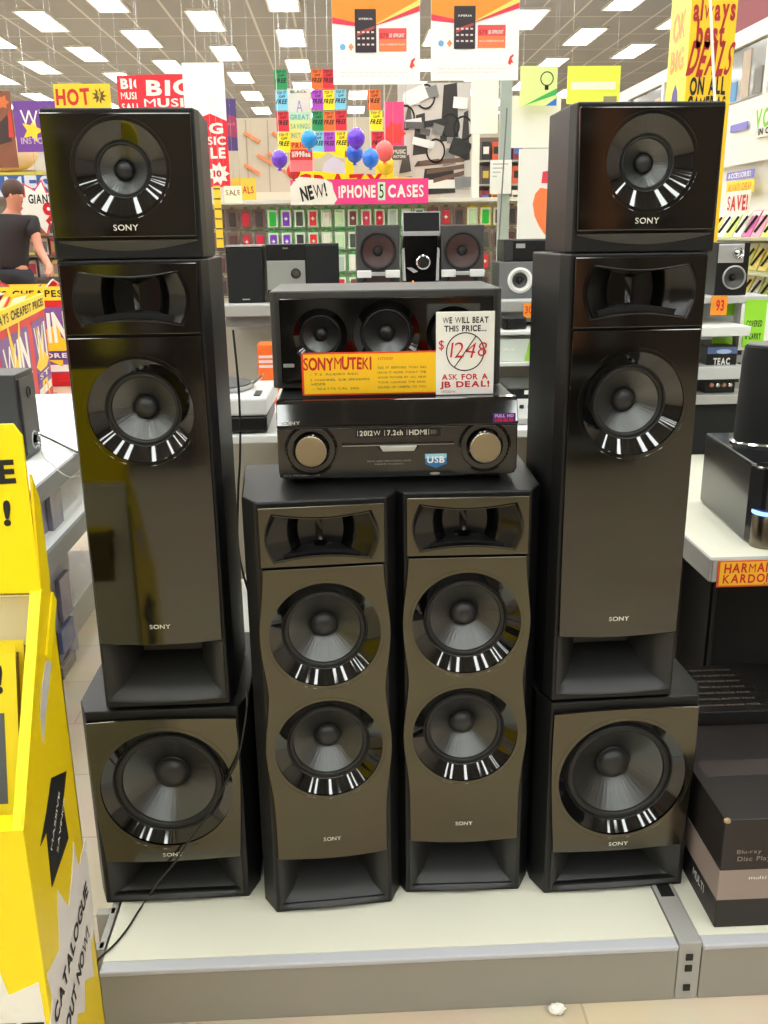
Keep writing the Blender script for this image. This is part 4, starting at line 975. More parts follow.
for k in range(14):
    cx, cz, a_, ww_, hh_ = rq.uniform(-.42, .42)*w, rq.uniform(-.45, .42)*h, rq.uniform(-.5, .5), rq.uniform(.03, .09), rq.uniform(.02, .06)
    c_, s_2 = math.cos(a_), math.sin(a_); g = rq.choice([40, 90, 130, 235, 240])
    patch(fp_, 'small_block', [(cx+c_*u-s_2*v, cz+s_2*u+c_*v) for u, v in ((-ww_, -hh_), (ww_, -hh_), (ww_, hh_), (-ww_, hh_))], mat('grey_block_%d' % g, (g, g, g), .5), -.0160-.0012*k, .001)
# accessory rack seen between the white post and the pole
ra = at(478, 290, 8.6); rb = at(521, 290, 8.6); rwd = rb.x-ra.x; rtop = at(500, 136, 8.6).z
rk = thing('accessory_rack', 'dark rack of small boxes seen between the white post and the grey-green pole', 'rack', (ra.x, 8.6, 0))
obj('back_board', MB().box(0, rwd, .12, .15, 0, rtop), mat('rack_brown', (112, 96, 88), .6), rk)
rows_ = [at(500, q, 8.6).z for q in (160, 184, 208, 232, 256, 280)]
for z in rows_: obj('shelf', MB().box(0, rwd, -.02, .12, z-.015, z), GREYM, rk)
bc = [(40, 38, 42), (200, 170, 60), (210, 90, 60), (70, 60, 66), (60, 110, 190), (230, 226, 220), (130, 50, 60)]; bn_ = ['black', 'mustard', 'orange', 'charcoal', 'blue', 'white', 'maroon']
bx_ = {}
for r, z in enumerate(rows_):
    for k in range(4):
        ci = (r*3+k*2) % 7
        if ci not in bx_:
            o = thing('small_box', '', 'box', (0, 0, 0)); obj('carton', MB().box(0, .075, 0, .08, 0, .15), mat('small_box_%d' % ci, bc[ci], .45), o); obj('label_panel', MB().box(.012, .062, -.0015, 0, .05, .11), mat('small_label_%d' % ci, bc[(ci+5) % 7], .45), o); bx_[ci] = o
        else: o = copy_tree(bx_[ci])
        o.location = (ra.x+.015+k*(rwd-.03)/4, 8.6, z+.0005)
        tag(o, '%s small box, %s along on the %s shelf of the dark rack' % (bn_[ci], ORD[k], ORD[r]), 'box', 'small boxes on the dark rack')
# pink/red paper burst
bp, w, h = board('paper_burst', 'pink and red torn paper burst beside the large grey poster', 'sign', 384, 102, 404, 146, 6.9, mat('burst_pink', (250, 70, 130), .5), .004, hang=1)
patch(bp, 'red_burst', star(0, -h*.22, w*.62, w*.42, 7, 1.0), mat('burst_red', (240, 60, 60), .5), -.002)
dk, w, h = board('info_card', 'small dark information card below the paper burst', 'card', 392, 146, 407, 160, 6.85, mat('dark_card', (90, 78, 72), .5), .003, hang=1)
text(dk, 'MUSIC', w*.8, h*.3, PAPER, 0, h*.1, -.002, bold=.02); text(dk, 'INSTORE', w*.8, h*.2, PAPER, 0, -h*.25, -.002, bold=.02)
# blank white panel above the pole
gl, w, h = board('blank_poster', 'blank white panel behind the hanging phone poster, above the pole', 'panel', 471, 78, 498, 134, 6.6, PAPER, .02, hang=1)
# white post & grey-green pole
for (xa, xb, ya_, lab, m_, Y) in ((470.5, 477.5, 78, 'white square post at the edge of the large grey poster', mat('post_white', (240, 238, 230), .5), 7.05), (497, 507.5, 70, 'grey-green square pole behind the small speakers', mat('pole_green_grey', (168, 178, 168), .45), 5.2)):
    a = at(xa, 290, Y); b = at(xb, 290, Y); w = b.x-a.x
    o = obj('shop_post', MB().box(0, w, 0, w, 0, CZ if Y > 7 else 2.9), m_, None, bev=.004); o.location = (a.x, Y, 0); tag(o, lab, 'post')
    obj('foot_plate', MB().box(-.03, w+.03, -.03, w+.03, 0, .01), m_, o)
np_, w, h = board('paper_notice', 'white printed notice taped to the grey-green pole', 'notice', 490, 160, 511.5, 194, 5.18, PAPER, .002)
for k in range(4): patch(np_, 'printed_line', rect(-w*.38, w*.34-.02*k, h*(.36-.12*k), h*(.40-.12*k)), mat('pale_grey_print', (190, 190, 186), .6), -.001, .0006)
# antenna-like rod in front of the pole
rod = obj('rod', MB().tube([at(507, 108, 4.6), at(499, 240, 4.6), at(494, 300, 4.0)], .0035, 6), mat('rod_grey', (110, 112, 108), .4)); tag(rod, 'thin grey rod standing in front of the pole with the notice', 'rod')
# white standee with orange symbol
wsd, w, h = board('standee', 'tall white standee with large orange symbol beside the right speaker stack', 'standee', 518, 150, 562, 262, 5.0, PAPER, .03)
rr = at(530, 240, 5.0)
obj('base', MB().box(-w/2, w/2, -.1, .1, -wsd.location.z, -wsd.location.z+.03).box(-w/2, w/2, -.015, .015, -wsd.location.z+.03, -h/2+.002), PAPER, wsd)
P = [(w*.0, -.20*h)]
heart = [(-w*.18, h*.02), (-w*.13, h*.11), (-w*.02, h*.16), (w*.30, h*.14), (w*.30, -h*.2), (w*.12, -h*.26), (-w*.02, -h*.18), (-w*.13, -h*.09)]
patch(wsd, 'orange_symbol', heart, mat('symbol_orange', (250, 130, 70), .5), -.015)
patch(wsd, 'red_symbol', [(w*.0, h*.20), (w*.02, h*.30), (w*.3, h*.32), (w*.3, h*.20)], mat('symbol_red', (225, 60, 80), .5), -.015)
# green posters
for k, (xa, ya2, xb, yb, lab) in enumerate(((520, 66, 557, 106, 'pale green poster with a drawn light bulb behind the right speaker stack'), (567, 66, 620, 104, 'plain lime-yellow poster hanging above the right speaker stack'))):
    o, w, h = board('hanging_poster', lab, 'poster', xa, ya2, xb, yb, 6.0+.4*k, mat('lime_%d' % k, (222, 238, 150) if k == 0 else (226, 240, 90), .5), .004, hang=1)
    if k == 0:
        rg = MB(); cz = h*.18
        for q in range(20):
            a_, b_ = 2*PI*q/20, 2*PI*(q+1)/20; R1, R2 = w*.18, w*.155
            rg.prism([(w*.22+R1*math.cos(a_), cz+R1*math.sin(a_)), (w*.22+R1*math.cos(b_), cz+R1*math.sin(b_)), (w*.22+R2*math.cos(b_), cz+R2*math.sin(b_)), (w*.22+R2*math.cos(a_), cz+R2*math.sin(a_))], -.004, -.002)
        obj('bulb_outline', rg, INK, o); patch(o, 'green_wave', [(-w*.4, -h/2), (w/2, -h*.22), (w/2, -h*.06), (0, -h*.3)], mat('wave_green', (60, 180, 90), .5), -.002)
        patch(o, 'blue_corner', [(w*.2, -h*.5), (w*.5, -h*.5), (w*.5, -h*.3)], mat('corner_blue', (40, 110, 210), .5), -.0032); patch(o, 'bulb_base', rect(w*.17, w*.27, -h*.1, -h*.0), INK, -.002)
    else: patch(o, 'white_band', rect(-w*.42, w*.42, -h*.12, h*.08), PAPER, -.002); patch(o, 'grey_corner', rect(w*.2, w*.45, -h*.45, -h*.3), mat('grey_print', (150, 150, 120), .5), -.002)
# big white wall poster behind (between the poster 2 and lime poster)
o, w, h = board('blank_board', 'big blank white board below the pale green bulb poster', 'board', 508, 96, 560, 148, 6.1, PAPER, .02, hang=1)

# ================================================================== YELLOW COLUMN (right)
CY = 5.6
a = at(690, 190, CY); b = at(733, 190, CY); w = at(733, 60, CY).x-at(688, 60, CY).x
yc = thing('advertising_column', 'square yellow advertising column lettered always best DEALS ON ALL, behind the right speaker stack', 'advertising column', (at(688, 60, CY).x, CY, 0))
obj('column_body', MB().box(0, w, 0, w*1.3, 0, CZ-.002), mat('column_yellow', (250, 200, 20), .5), yc)
s_ = MB().box(-.003, 0, .005, w*1.3-.005, .1, CZ-.1)
sf = obj('side_face', s_, mat('column_side', (252, 242, 110), .5), yc)
def colz(py): return at(710, py, CY).z
def colx(px, py): return at(px, py, CY).x-yc.location.x
text(yc, 'always', w*.92, .15, mat('column_red', (170, 30, 30), .5), w*.5, colz(12), -.003, bold=.045, jit=.06)
text(yc, 'best', w*.62, .15, MATS['column_red'], w*.45, colz(34), -.003, bold=.05, jit=.06)
text(yc, 'DEALS', w*.96, .19, MATS['column_red'], w*.5, colz(59), -.003, bold=.06, jit=.06, shear=.2)
text(yc, 'ON ALL', w*.80, .10, INK, w*.48, colz(86), -.003, bold=.05, jit=.06)
text(yc, 'CAMERAS', w*.85, .11, INK, w*.48, colz(106), -.003, bold=.05, jit=.06)
def side_lbl(s, ww, hh, m, z): 
    o = text(sf, s, ww, hh, m, 0, 0, 0, bold=.05); o.rotation_euler = (0, 0, -PI/2); o.location = (-.006, w*.65, z)
side_lbl('BIG', .22, .12, mat('side_orange', (250, 170, 110), .5), colz(55)); side_lbl('OK', .2, .16, MATS['side_orange'], colz(20))
patch_ = MB().prism([(w*.4, colz(110)), (w*.9, colz(110)), (w*.8, colz(88)), (w*.65, colz(80)), (w*.5, colz(88))], -.006, -.003, 'x'); obj('figure_print', patch_, mat('figure_violet', (100, 90, 170), .5), sf)
rp_ = obj('hanging_string_line', MB().tube([at(709, -30, 5.3), at(712, 40, 5.3), at(715, 104, 5.3), at(716, 190, 5.3)], .008, 8), PAPER, smooth=True); tag(rp_, 'white hanging cord in front of the yellow advertising column', 'cord')

# ================================================================== RIGHT WALL UNIT
RXW = 3.0; Y0, Y1 = 3.6, 13.5
zw0, zw1 = 2.42, 2.90
rw = thing('wall_cabinet', 'long white cabinet run with glass windows along the right side of the shop', 'cabinet', (RXW, Y0, 0))
WH = mat('cabinet_white', (236, 234, 226), .5)
obj('carcass', MB().box(.06, .9, 0, Y1-Y0, 0, zw1), WH, rw)
obj('top_rail', MB().box(0, .06, 0, Y1-Y0, zw1-.09, zw1+.02), WH, rw)
obj('fascia', MB().box(0, .06, 0, Y1-Y0, 1.98, zw0), WH, rw)
nW = 9; dy = (Y1-Y0)/nW
for k in range(nW):
    y = k*dy
    obj('mullion', MB().box(.0, .06, y-.03, y+.03, zw0, zw1-.09), WH, rw)
    g = obj('window_pane', MB().box(.030, .036, y+.05, y+dy-.03, zw0+.02, zw1-.10), mat('display_glass', (150, 150, 150), .1, spec=.6), rw)
    rr = random.Random(k)
    for q in range(4):
        yy = y+.12+q*.22; hgt = rr.uniform(.12, .34)
        obj('boxed_stock', MB().box(.024, .030, yy, yy+rr.uniform(.1, .18), zw0+.03, zw0+.03+hgt), mat('stock_%d' % rr.randrange(5), [(90, 150, 200), (190, 170, 150), (120, 116, 110), (200, 205, 210), (160, 130, 110)][rr.randrange(5)] if False else [(90, 150, 200), (190, 170, 150), (120, 116, 110), (200, 205, 210), (160, 130, 110)][q % 5], .5), g)
def on_right(name, label, cat, s, px, py, w, h, m, bgm=None):
    p = atx(px, py, RXW-(.02 if s != 'SAVE!' else .22))
    o = obj(name, MB().box(-w/2, w/2, -.004, .004, -h/2, h/2), bgm or PAPER); o.location = p; o.rotation_euler = (0, 0, -PI/2); tag(o, label, cat)
    if s: text(o, s, w*.86, h*.66, m, 0, 0, -.0052, bold=.04, jit=.04)
    return o
on_right('wall_sign', 'green lettering sign VOUCHER on the white fascia, cut by the picture edge', 'sign', 'VOUCHERS', 784, 112, 1.0, .20, mat('sign_green', (130, 200, 60), .5))
on_right('wall_sign', 'small black lettering NO COST line below the green lettering', 'sign', 'IN CONTROL', 776, 128, .62, .07, INK)
on_right('wall_strip', 'plain violet strip on the white fascia behind the yellow column', 'sign', '', 739, 127, .30, .05, PAPER, mat('violet_strip', (130, 125, 210), .5))
on_right('wall_strip', 'violet price strip with white words above the SAVE sign', 'sign', 'ACCESSORIES', 740, 175, .48, .06, PAPER, MATS['violet_strip'])
on_right('wall_strip', 'orange-yellow strip directly above the SAVE sign', 'sign', 'ALWAYS CHEAP', 740, 187, .48, .09, mat('strip_orange', (240, 150, 40), .5), mat('strip_yellow', (252, 220, 70), .5))
on_right('wall_sign', 'white card with red SAVE! lettering over the accessory packs', 'sign', 'SAVE!', 738, 203, .40, .16, RED)
# slanted accessory shelves
pr0 = None
names = ['pale yellow', 'magenta', 'white', 'lime', 'white', 'pale yellow', 'pink', 'lime']
cols = [(250, 228, 120), (215, 110, 180), (244, 244, 238), (222, 232, 120), (242, 242, 236), (250, 230, 130), (240, 170, 195), (214, 228, 130)]
bpk = {}
for r, z in enumerate((1.60, 1.38, 1.17)):
    obj('accessory_ledge', MB().box(-.30, .06, 0, Y1-Y0, z-.16, z-.14), mat('ledge_green', (200, 206, 176), .5), rw)
    obj('back_strip', MB().box(.0, .06, 0, Y1-Y0, z-.14, z+.05), WH, rw)
    for k in range(26):
        y = 4.9+k*.155
        ci = (k*3+r*2) % 8
        if ci not in bpk:
            o = thing('accessory_pack', '', 'accessory pack', (0, 0, 0))
            obj('card', MB().box(-.065, .065, -.004, .004, 0, .19), mat('acc_%d' % ci, cols[ci], .5), o)
            obj('cable_loop', MB().tube([(-.03, -.01, .03), (.0, -.012, .08), (.035, -.01, .15)], .009, 8), BLACK2, o)
            obj('header', MB().box(-.06, .06, -.006, -.004, .15, .185), PAPER, o)
            bpk[ci] = o
        else: o = copy_tree(bpk[ci])
        o.location = (RXW-.16, y, z-.1385); o.rotation_euler = (R_(-24), 0, -PI/2)
        tag(o, '%s accessory pack slanted on the white cabinet ledge, %s along in the %s row' % (names[ci], ORD[k] if k < len(ORD) else 'last', ['top', 'second', 'third', 'fourth'][r]), 'accessory pack', 'accessory packs on the right cabinets')
obj('lower_doors', MB().box(0, .06, 0, Y1-Y0, 0, .95), WH, rw)
# maroon banner at top right
o = obj('hanging_banner', MB().box(-1.2, 1.2, -.01, .01, -.22, .22), mat('maroon_banner', (130, 26, 40), .5)); p = atx(756, 18, 3.5); o.location = (3.5, 8.6, p.z+.15); o.rotation_euler = (0, 0, -PI/2)
tag(o, 'dark maroon banner above the glass cabinets beside the yellow column', 'banner'); obj('hanging_wire', MB().tube([(-1, 0, .2), (-1, 0, CZ-o.location.z)], .003, 5), CHROME, o); obj('hanging_wire', MB().tube([(1, 0, .2), (1, 0, CZ-o.location.z)], .003, 5), CHROME, o)

# ================================================================== RIGHT REAR GONDOLA with small speaker
QY = 3.0
qx0 = at(690, 330, QY).x
qz = at(730, 296, QY).z
g2 = thing('shelf_unit', 'grey slotted shelf unit with green cards behind the black rounded speaker', 'shelf unit', (qx0, QY, 0))
obj('top_shelf', MB().box(-.12, .26, -.02, .5, qz-.022, qz), mat('pale_shelf_metal', (186, 186, 184), .45), g2, bev=.003)
ux_ = at(741, 330, QY).x-qx0
u = obj('upright', MB().box(ux_-.012, ux_+.018, .0, .04, 0, qz-.023), GREYM, g2, bev=.002)
for k in range(9): obj('slot', MB().box(ux_-.004, ux_+.008, -.003, .001, qz-.10-k*.045, qz-.08-k*.045), INK, u)
z1 = at(725, 326, QY-.1).z
obj('front_shelf', MB().box(-.12, ux_-.02, -.12, .4, z1-.03, z1), MATS['white_shelf'], g2, bev=.003)
z2 = at(725, 366, QY-.1).z
obj('lower_shelf', MB().box(-.12, ux_-.02, -.12, .4, z2-.04, z2-.0), MATS['pale_shelf_metal'], g2, bev=.003)
z3 = at(720, 394, QY-.1).z
obj('bottom_shelf', MB().box(-.12, .5, -.12, .4, z3-.03, z3-.0), GREYM, g2, bev=.003)
obj('back_board', MB().box(-.12, .8, .41, .43, .3, qz-.03), mat('grey_board', (150, 152, 150), .6), g2)
obj('base', MB().box(-.12, .8, -.1, .40, 0, z3-.031), CLOTH, g2)  # black box stands in for the dark void under the bottom shelf
def qbox(name, lab, cat, x0, y0, x1, y1, Y, m, d=.12, zbase=None):
    a = at(x0, y1, Y); b = at(x1, y0, Y)
    zb = a.z if zbase is None else zbase
    t = thing(name, lab, cat, (a.x, Y, zb)); obj('box', MB().box(0, b.x-a.x, 0, d, .0005, b.z-zb), m, t, bev=.002); return t, b.x-a.x, b.z-zb
t, w, h = qbox('product_box', 'dark TEAC carton with blue top picture on the grey slotted shelf', 'box', 706, 346, 738, 366, QY-.08, BLACK2, .2, z2+.0005)
text(t, 'TEAC', w*.55, h*.38, PAPER, w*.5, h*.2, -.001, bold=.04); obj('blue_print', MB().box(.001, w-.001, -.0008, 0, h*.6, h*.95), mat('blue_print', (90, 110, 160), .5), t)
obj('pale_oval', MB().prism(circ(w*.55, h*.72, w*.25, h*.12, 20), -.0014, -.0008), mat('pale_blue_print', (170, 190, 225), .5), t)
t, w, h = qbox('amplifier', 'black amplifier with row of metal sockets below the TEAC carton', 'amplifier', 704, 376, 736, 393, QY-.08, BLACK2, .2, z3+.0005)
for k in range(4): obj('socket', MB().lathe([(.007, 0), (.007, -.01), (.003, -.012)], (w*(.2+.2*k), 0, h*.5), seg=12, caps=(False, True)), CHROME if k % 2 else mat('copper_socket', (210, 150, 120), .3, metal=.8), t)
# lime cards
o, w, h = board('warranty_card', 'lime green COVERED & CARRY card beside the slotted upright', 'card', 744, 300, 765, 347, QY-.02, mat('lime_card', (150, 220, 50), .5), .003)
text(o, 'COVERED', w*.75, h*.14, INK, -w*.02, h*.0, -.002, bold=.03, jit=.04); text(o, '& CARRY', w*.75, h*.14, INK, -w*.02, -h*.27, -.002, bold=.03, jit=.04)
obj('card_holder', MB().box(-w/2-.01, w/2+.03, .0035, .008, -h/2-.01, h/2+.01), PAPER, o)
o, w, h = board('warranty_card', 'lime green card half hidden behind the orange shelf tag', 'card', 722, 302, 735, 316, QY+.05, mat('lime_card', (150, 220, 50), .5), .003)
o, w, h = board('warranty_card', 'lime green card lying between the two slotted shelves', 'card', 712, 337, 732, 346, QY+.0, mat('lime_card', (150, 220, 50), .5), .003)
o, w, h = board('price_tag', 'orange-yellow shelf tag right of the right tower, under the two-driver speaker', 'price tag', 711, 296, 727, 315, QY-.03, mat('tag_orange2', (240, 150, 40), .5), .003)
text(o, '93', w*.5, h*.6, RED, w*.05, 0, -.002, bold=.03)
t, w, h = qbox('bookshelf_speaker', 'two-driver speaker with silver tweeter on the slotted shelf right of the tower', 'speaker', 714, 242, 751, 294.5, QY+.02, BLACK2, .2, qz+.0005)
obj('tweeter_plate', MB().box(.002, w-.02, -.004, 0, h*.62, h*.97), mat('silver_plate', (200, 200, 200), .25, metal=.5), t, bev=.003)
rg = obj('tweeter', MB().lathe([(w*.17, -.003), (w*.16, -.012), (w*.10, -.004), (.001, -.010)], (w*.62, 0, h*.80), seg=32, caps=(False, True)), CHROME, t, smooth=True)
rg = obj('woofer_ring', MB().lathe([(w*.36, .001), (w*.36, -.006), (w*.33, -.008), (w*.31, .0)], (w*.57, 0, h*.34), seg=40), SILVER, t, smooth=True)
obj('cone', MB().lathe([(w*.32, -.002), (w*.12, .012), (.001, .012)], (w*.57, 0, h*.34), seg=40, caps=(False, True)), DARKG, rg, smooth=True)
obj('dust_cap', MB().lathe([(w*.10, .011), (w*.06, .002), (.001, .0)], (w*.57, 0, h*.34), seg=24, caps=(False, True)), INK, rg, smooth=True)
cut([c for c in t.children if c.name.startswith('box')][0], [cyl_cut(w*.57, h*.34, w*.32, -.02, .03)])

# ================================================================== LEFT BACKGROUND
# hanging red banners
bn, w, h = board('hanging_banner', 'red BIG MUSIC SALE banner hanging furthest to the left over the speaker stack', 'banner', 119.5, 76, 144, 150, 8.2, mat('banner_red', (226, 30, 48), .5), .004, hang=1)
text(bn, 'BIG', w*.9, h*.14, PAPER, w*.1, h*.39, -.003, bold=.06); text(bn, 'MUSIC', w*.85, h*.10, PAPER, w*.05, h*.23, -.003, bold=.03); text(bn, 'SALE', w*.75, h*.10, PAPER, 0, h*.08, -.003, bold=.03)
bn, w, h = board('hanging_banner', 'wide red BIG MUSIC banner hanging above the top box speaker', 'banner', 138.5, 75, 205, 150, 7.4, mat('banner_red', (226, 30, 48), .5), .004, hang=1)
text(bn, 'BIG', w*.72, h*.22, PAPER, 0, h*.33, -.003, bold=.07, jit=.06); text(bn, 'MUSIC', w*.8, h*.12, PAPER, 0, h*.13, -.003, bold=.05); text(bn, 'SALE', w*.8, h*.16, PAPER, 0, -h*.08, -.003, bold=.05)
bn, w, h = board('hanging_banner', 'tall red SALE banner, glare painted on top, at the inner edge of the box speaker', 'banner', 186, 64, 227, 188, 6.9, mat('banner_red', (226, 30, 48), .5), .004, hang=1)
patch(bn, 'glare_top', [(-w/2, h*.12), (-w*.2, h*.06), (w*.1, h*.10), (w/2, h*.04), (w/2, h/2), (-w/2, h/2)], mat('poster_white', (250, 248, 244), .5), -.002)  # white patch paints overexposed glare onto the banner top
text(bn, 'BIG', w*.8, h*.09, PAPER, 0, h*-.02, -.003, bold=.06); text(bn, 'MUSIC', w*.9, h*.07, PAPER, 0, -h*.12, -.003, bold=.05); text(bn, 'SALE', w*.85, h*.09, PAPER, 0, -h*.22, -.003, bold=.05)
pb = patch(bn, 'price_burst', star(w*.22, -h*.39, w*.28, w*.18, 9), PAPER, -.002); text(pb, '10', w*.2, h*.055, RED, w*.20, -h*.39, -.0045, bold=.04)
bn, w, h = board('hanging_banner', 'dark blue and plum banner hanging beside the red one with painted glare', 'banner', 223, 99, 237, 151, 9.0, mat('banner_plum', (74, 58, 120), .5), .004, hang=1)
patch(bn, 'plum_patch', [(-w*.4, -h*.2), (w*.5, -h*.25), (w*.5, h*.15), (-w*.1, h*.2)], mat('plum_red', (150, 50, 90), .5), -.002); text(bn, 'SALE', w*.7, h*.05, mat('pink_print', (225, 90, 110), .5), 0, h*.02, -.0045, bold=.03)
bn, w, h = board('hanging_sign', 'yellow HOT sign with red letters above the box speaker', 'sign', 54.5, 84, 111, 116, 7.6, mat('hot_yellow', (250, 200, 40), .5), .004, hang=1)
text(bn, 'HOT', w*.60, h*.55, mat('hot_red', (200, 40, 30), .5), -w*.17, h*.10, -.003, bold=.05, jit=.05); pb = patch(bn, 'dark_star', star(w*.30, h*.12, w*.14, w*.07, 9), mat('olive_ink', (90, 80, 30), .5), -.002); text(pb, '9', w*.05, h*.3, mat('hot_yellow', (250, 200, 40), .5), w*.30, h*.12, -.0045, bold=.02)
bn, w, h = board('hanging_poster', 'purple poster with white W and yellow burst at the outer edge of the stack', 'poster', 15, 101, 60, 152, 8.6, mat('poster_purple', (108, 62, 150), .5), .004, hang=1)
text(bn, 'WIN', w*.8, h*.34, PAPER, w*.05, h*.18, -.004, bold=.05, jit=.05); patch(bn, 'yellow_burst', star(-w*.12, -h*.08, w*.26, w*.12, 5), mat('star_yellow', (250, 205, 40), .5), -.002); text(bn, 'INSTORE', w*.7, h*.13, mat('lilac_print', (190, 170, 200), .5), -w*.05, -h*.28, -.0045, bold=.03)
bn, w, h = board('hanging_poster', 'brown and red picture poster at the left picture edge', 'poster', -30, 92, 14.5, 168, 9.2, mat('poster_brown', (150, 92, 66), .6, vary=.5, bscale=7), .004, hang=1)
patch(bn, 'dark_shape', [(w*.1, -h*.2), (w*.42, -h*.15), (w*.38, h*.2), (w*.2, h*.1)], mat('shape_dark', (60, 44, 44), .6), -.002); patch(bn, 'red_shape', [(w*.36, -h*.1), (w*.48, -h*.1), (w*.46, h*.3), (w*.40, h*.2)], mat('shape_red', (200, 60, 50), .6), -.0032); patch(bn, 'orange_shape', star(w*.3, h*.36, w*.16, w*.1, 6), mat('shape_orange', (205, 110, 60), .6), -.002)

# left rear game shelves
LYY = 11.6
def lz(py, Y=LYY): return at(30, py, Y).z
lx0 = at(-40, 230, LYY).x; lx1 = at(75, 230, LYY).x
gs = thing('shelf_unit', 'tall games shelf unit under the blue sign, behind the person', 'shelf unit', ((lx0+lx1)/2, LYY, 0)); hw = (lx1-lx0)/2
obj('back_board', MB().box(-hw, hw, .3, .33, 0, lz(168)), mat('games_back', (196, 186, 176), .6), gs)
for py in (236, 255, 277, 300): obj('shelf', MB().box(-hw, hw, 0, .3, lz(py)-.03, lz(py)), mat('dark_shelf', (108, 100, 96), .5), gs)
obj('top_shelf', MB().box(-hw, hw, 0, .3, lz(174)-.06, lz(172)), mat('olive_top', (205, 186, 70), .5), gs)
obj('base', MB().box(-hw, hw, 0, .3, 0, .15), GREYM, gs)
gsg = obj('shelf_sign', MB().box(-hw, hw, -.02, -.002, lz(197), lz(175)), mat('games_blue', (52, 84, 150), .5)); gsg.location = gs.location; tag(gsg, 'blue GAMES header sign with white letters over the game shelves', 'sign')
text(gsg, 'GAMES', 1.05, .24, mat('games_white', (205, 214, 225), .5), at(15, 186, LYY).x-gs.location.x-.10, lz(186), -.022, bold=.06)
gb, w, h = board('starburst_sign', 'white starburst GIANT 9 price sign with red edge beside the person', 'sign', 17, 186, 62, 230, LYY-.1, mat('starburst_red', (226, 60, 80), .5), .004)
gb.data = obj('tmp', MB().prism(star(0, 0, w*.62, w*.40, 9), -.002, .002), MATS['starburst_red']).data; bpy.data.objects.remove(bpy.data.objects['tmp'], do_unlink=True)
ib = patch(gb, 'white_burst', star(0, 0, w*.56, w*.36, 9), PAPER, -.002); text(ib, 'GIANT', w*.55, h*.22, INK, w*.05, h*.20, -.0045, bold=.03, jit=.05); text(ib, '9', w*.26, h*.5, RED, w*.20, -h*.12, -.0045, bold=.06)
obj('hanging_wire', MB().tube([(0, .001, h*.4), (0, .001, CZ-gb.location.z-.004)], .002, 5), CHROME, gb)
gc0 = None; rr = random.Random(12); cc = [(220, 200, 190), (190, 160, 150), (235, 225, 210), (205, 70, 90), (150, 140, 150), (225, 205, 120)]; cn = ['beige', 'tan', 'cream', 'crimson', 'grey', 'straw-yellow']
gp = {}
for r, py in enumerate((236, 255, 277)):
    for k in range(9):
        ci = rr.randrange(6)
        if ci not in gp:
            o = thing('game_case', '', 'game case', (0, 0, 0)); obj('case', MB().box(-.065, .065, 0, .015, 0, .19), mat('game_%d' % ci, cc[ci], .4), o); obj('cover_art', MB().box(-.055, .055, -.001, 0, .03, .15), mat('game_art_%d' % ci, cc[(ci+2) % 6], .4, vary=.6, bscale=25), o); gp[ci] = o
        else: o = copy_tree(gp[ci])
        o.location = (lx1-.10-k*.16, LYY+.05, lz(py)+.0005)
        tag(o, '%s game case on the games shelves, %s from the tower speaker in the %s row' % (cn[ci], ORD[k], ['top', 'middle', 'bottom'][r]), 'game case', 'game cases on the shelves')
cap = obj('beige_sack', MB().ball((0, 0, .17), .36, .16, .20, 24, 14), mat('beige_cloth', (214, 180, 140), .8, bump=.3, bscale=20), smooth=True); q = at(8, 165, LYY+.15); cap.location = (q.x, LYY+.15, lz(172)+.035); tag(cap, 'beige rounded sack lying on top of the games shelves', 'sack')
obj('strap', MB().tube([(-.1, -.165, .1), (0, -.17, .25), (.1, -.12, .34)], .008, 6), mat('strap_brown', (150, 120, 90), .7), cap)

# dump bins
def bin_(lab, cx, Y, w, h, rz, words, group, dk=.9, panels=((-.24, .21, 'WIN'), (.24, .21, 'WIN'))):
    t = thing('bargain_bin', lab, 'bargain bin', (cx, Y, 0), rz, group)
    BR_ = mat('bin_red', (212, 30, 38), .45); bY = mat('bin_yellow', (250, 214, 50), .5)
    obj('base', MB().box(-w/2-.03, w/2+.03, -.03, w*dk+.03, 0, .07), mat('bin_base_red', (196, 24, 34), .4), t, bev=.01)
    for a, b, c, d in ((-w/2, w/2, 0, .02), (-w/2, w/2, w*dk-.02, w*dk), (-w/2, -w/2+.02, .02, w*dk-.02), (w/2-.02, w/2, .02, w*dk-.02)): obj('side', MB().box(a, b, c, d, .07, h-.14), BR_, t)
    bnd = MB()
    for a, b, c, d in ((-w/2-.01, w/2+.01, -.01, .012), (-w/2-.01, w/2+.01, w*dk-.012, w*dk+.01), (-w/2-.01, -w/2+.012, .012, w*dk-.012), (w/2-.012, w/2+.01, .012, w*dk-.012)): bnd.box(a, b, c, d, h-.14, h)
    hd = obj('yellow_band', bnd, bY, t)
    text(hd, words, w*.94, .075, INK, 0, h-.07, -.0125, bold=.03, jit=.04)
    s2 = text(hd, words, w*.8, .07, INK, 0, 0, 0, bold=.03); s2.rotation_euler = (0, 0, PI/2); s2.location = (w/2+.0125, w*.45, h-.07)
    for sx, hw_, word in panels:
        pn = patch(t, 'win_panel', rect(w*(sx-hw_), w*(sx+hw_), h*.14, h*.80), mat('bin_violet', (120, 80, 150), .5), -.001)
        patch(pn, 'yellow_star', star(w*sx, h*.42, w*hw_, h*.16, 6), mat('star_yellow', (250, 205, 40), .5), -.0025)
        text(pn, word, w*hw_*1.7, h*.32, PAPER, w*sx, h*.60, -.0050, bold=.06, jit=.05)
        patch(pn, 'white_foot', rect(w*(sx-hw_*.96), w*(sx+hw_*.96), h*.15, h*.22), PAPER, -.0025)
        patch(pn, 'violet_band', rect(w*(sx-hw_*.96), w*(sx+hw_*.96), h*.27, h*.36), mat('bin_violet2', (90, 60, 140), .5), -.004)
        text(pn, 'STORE'[:5 if hw_ > .15 else 2], w*hw_*1.4, h*.05, PAPER, w*sx, h*.315, -.0058, bold=.04)
    return t
br1 = at(50, 380, 8.95)
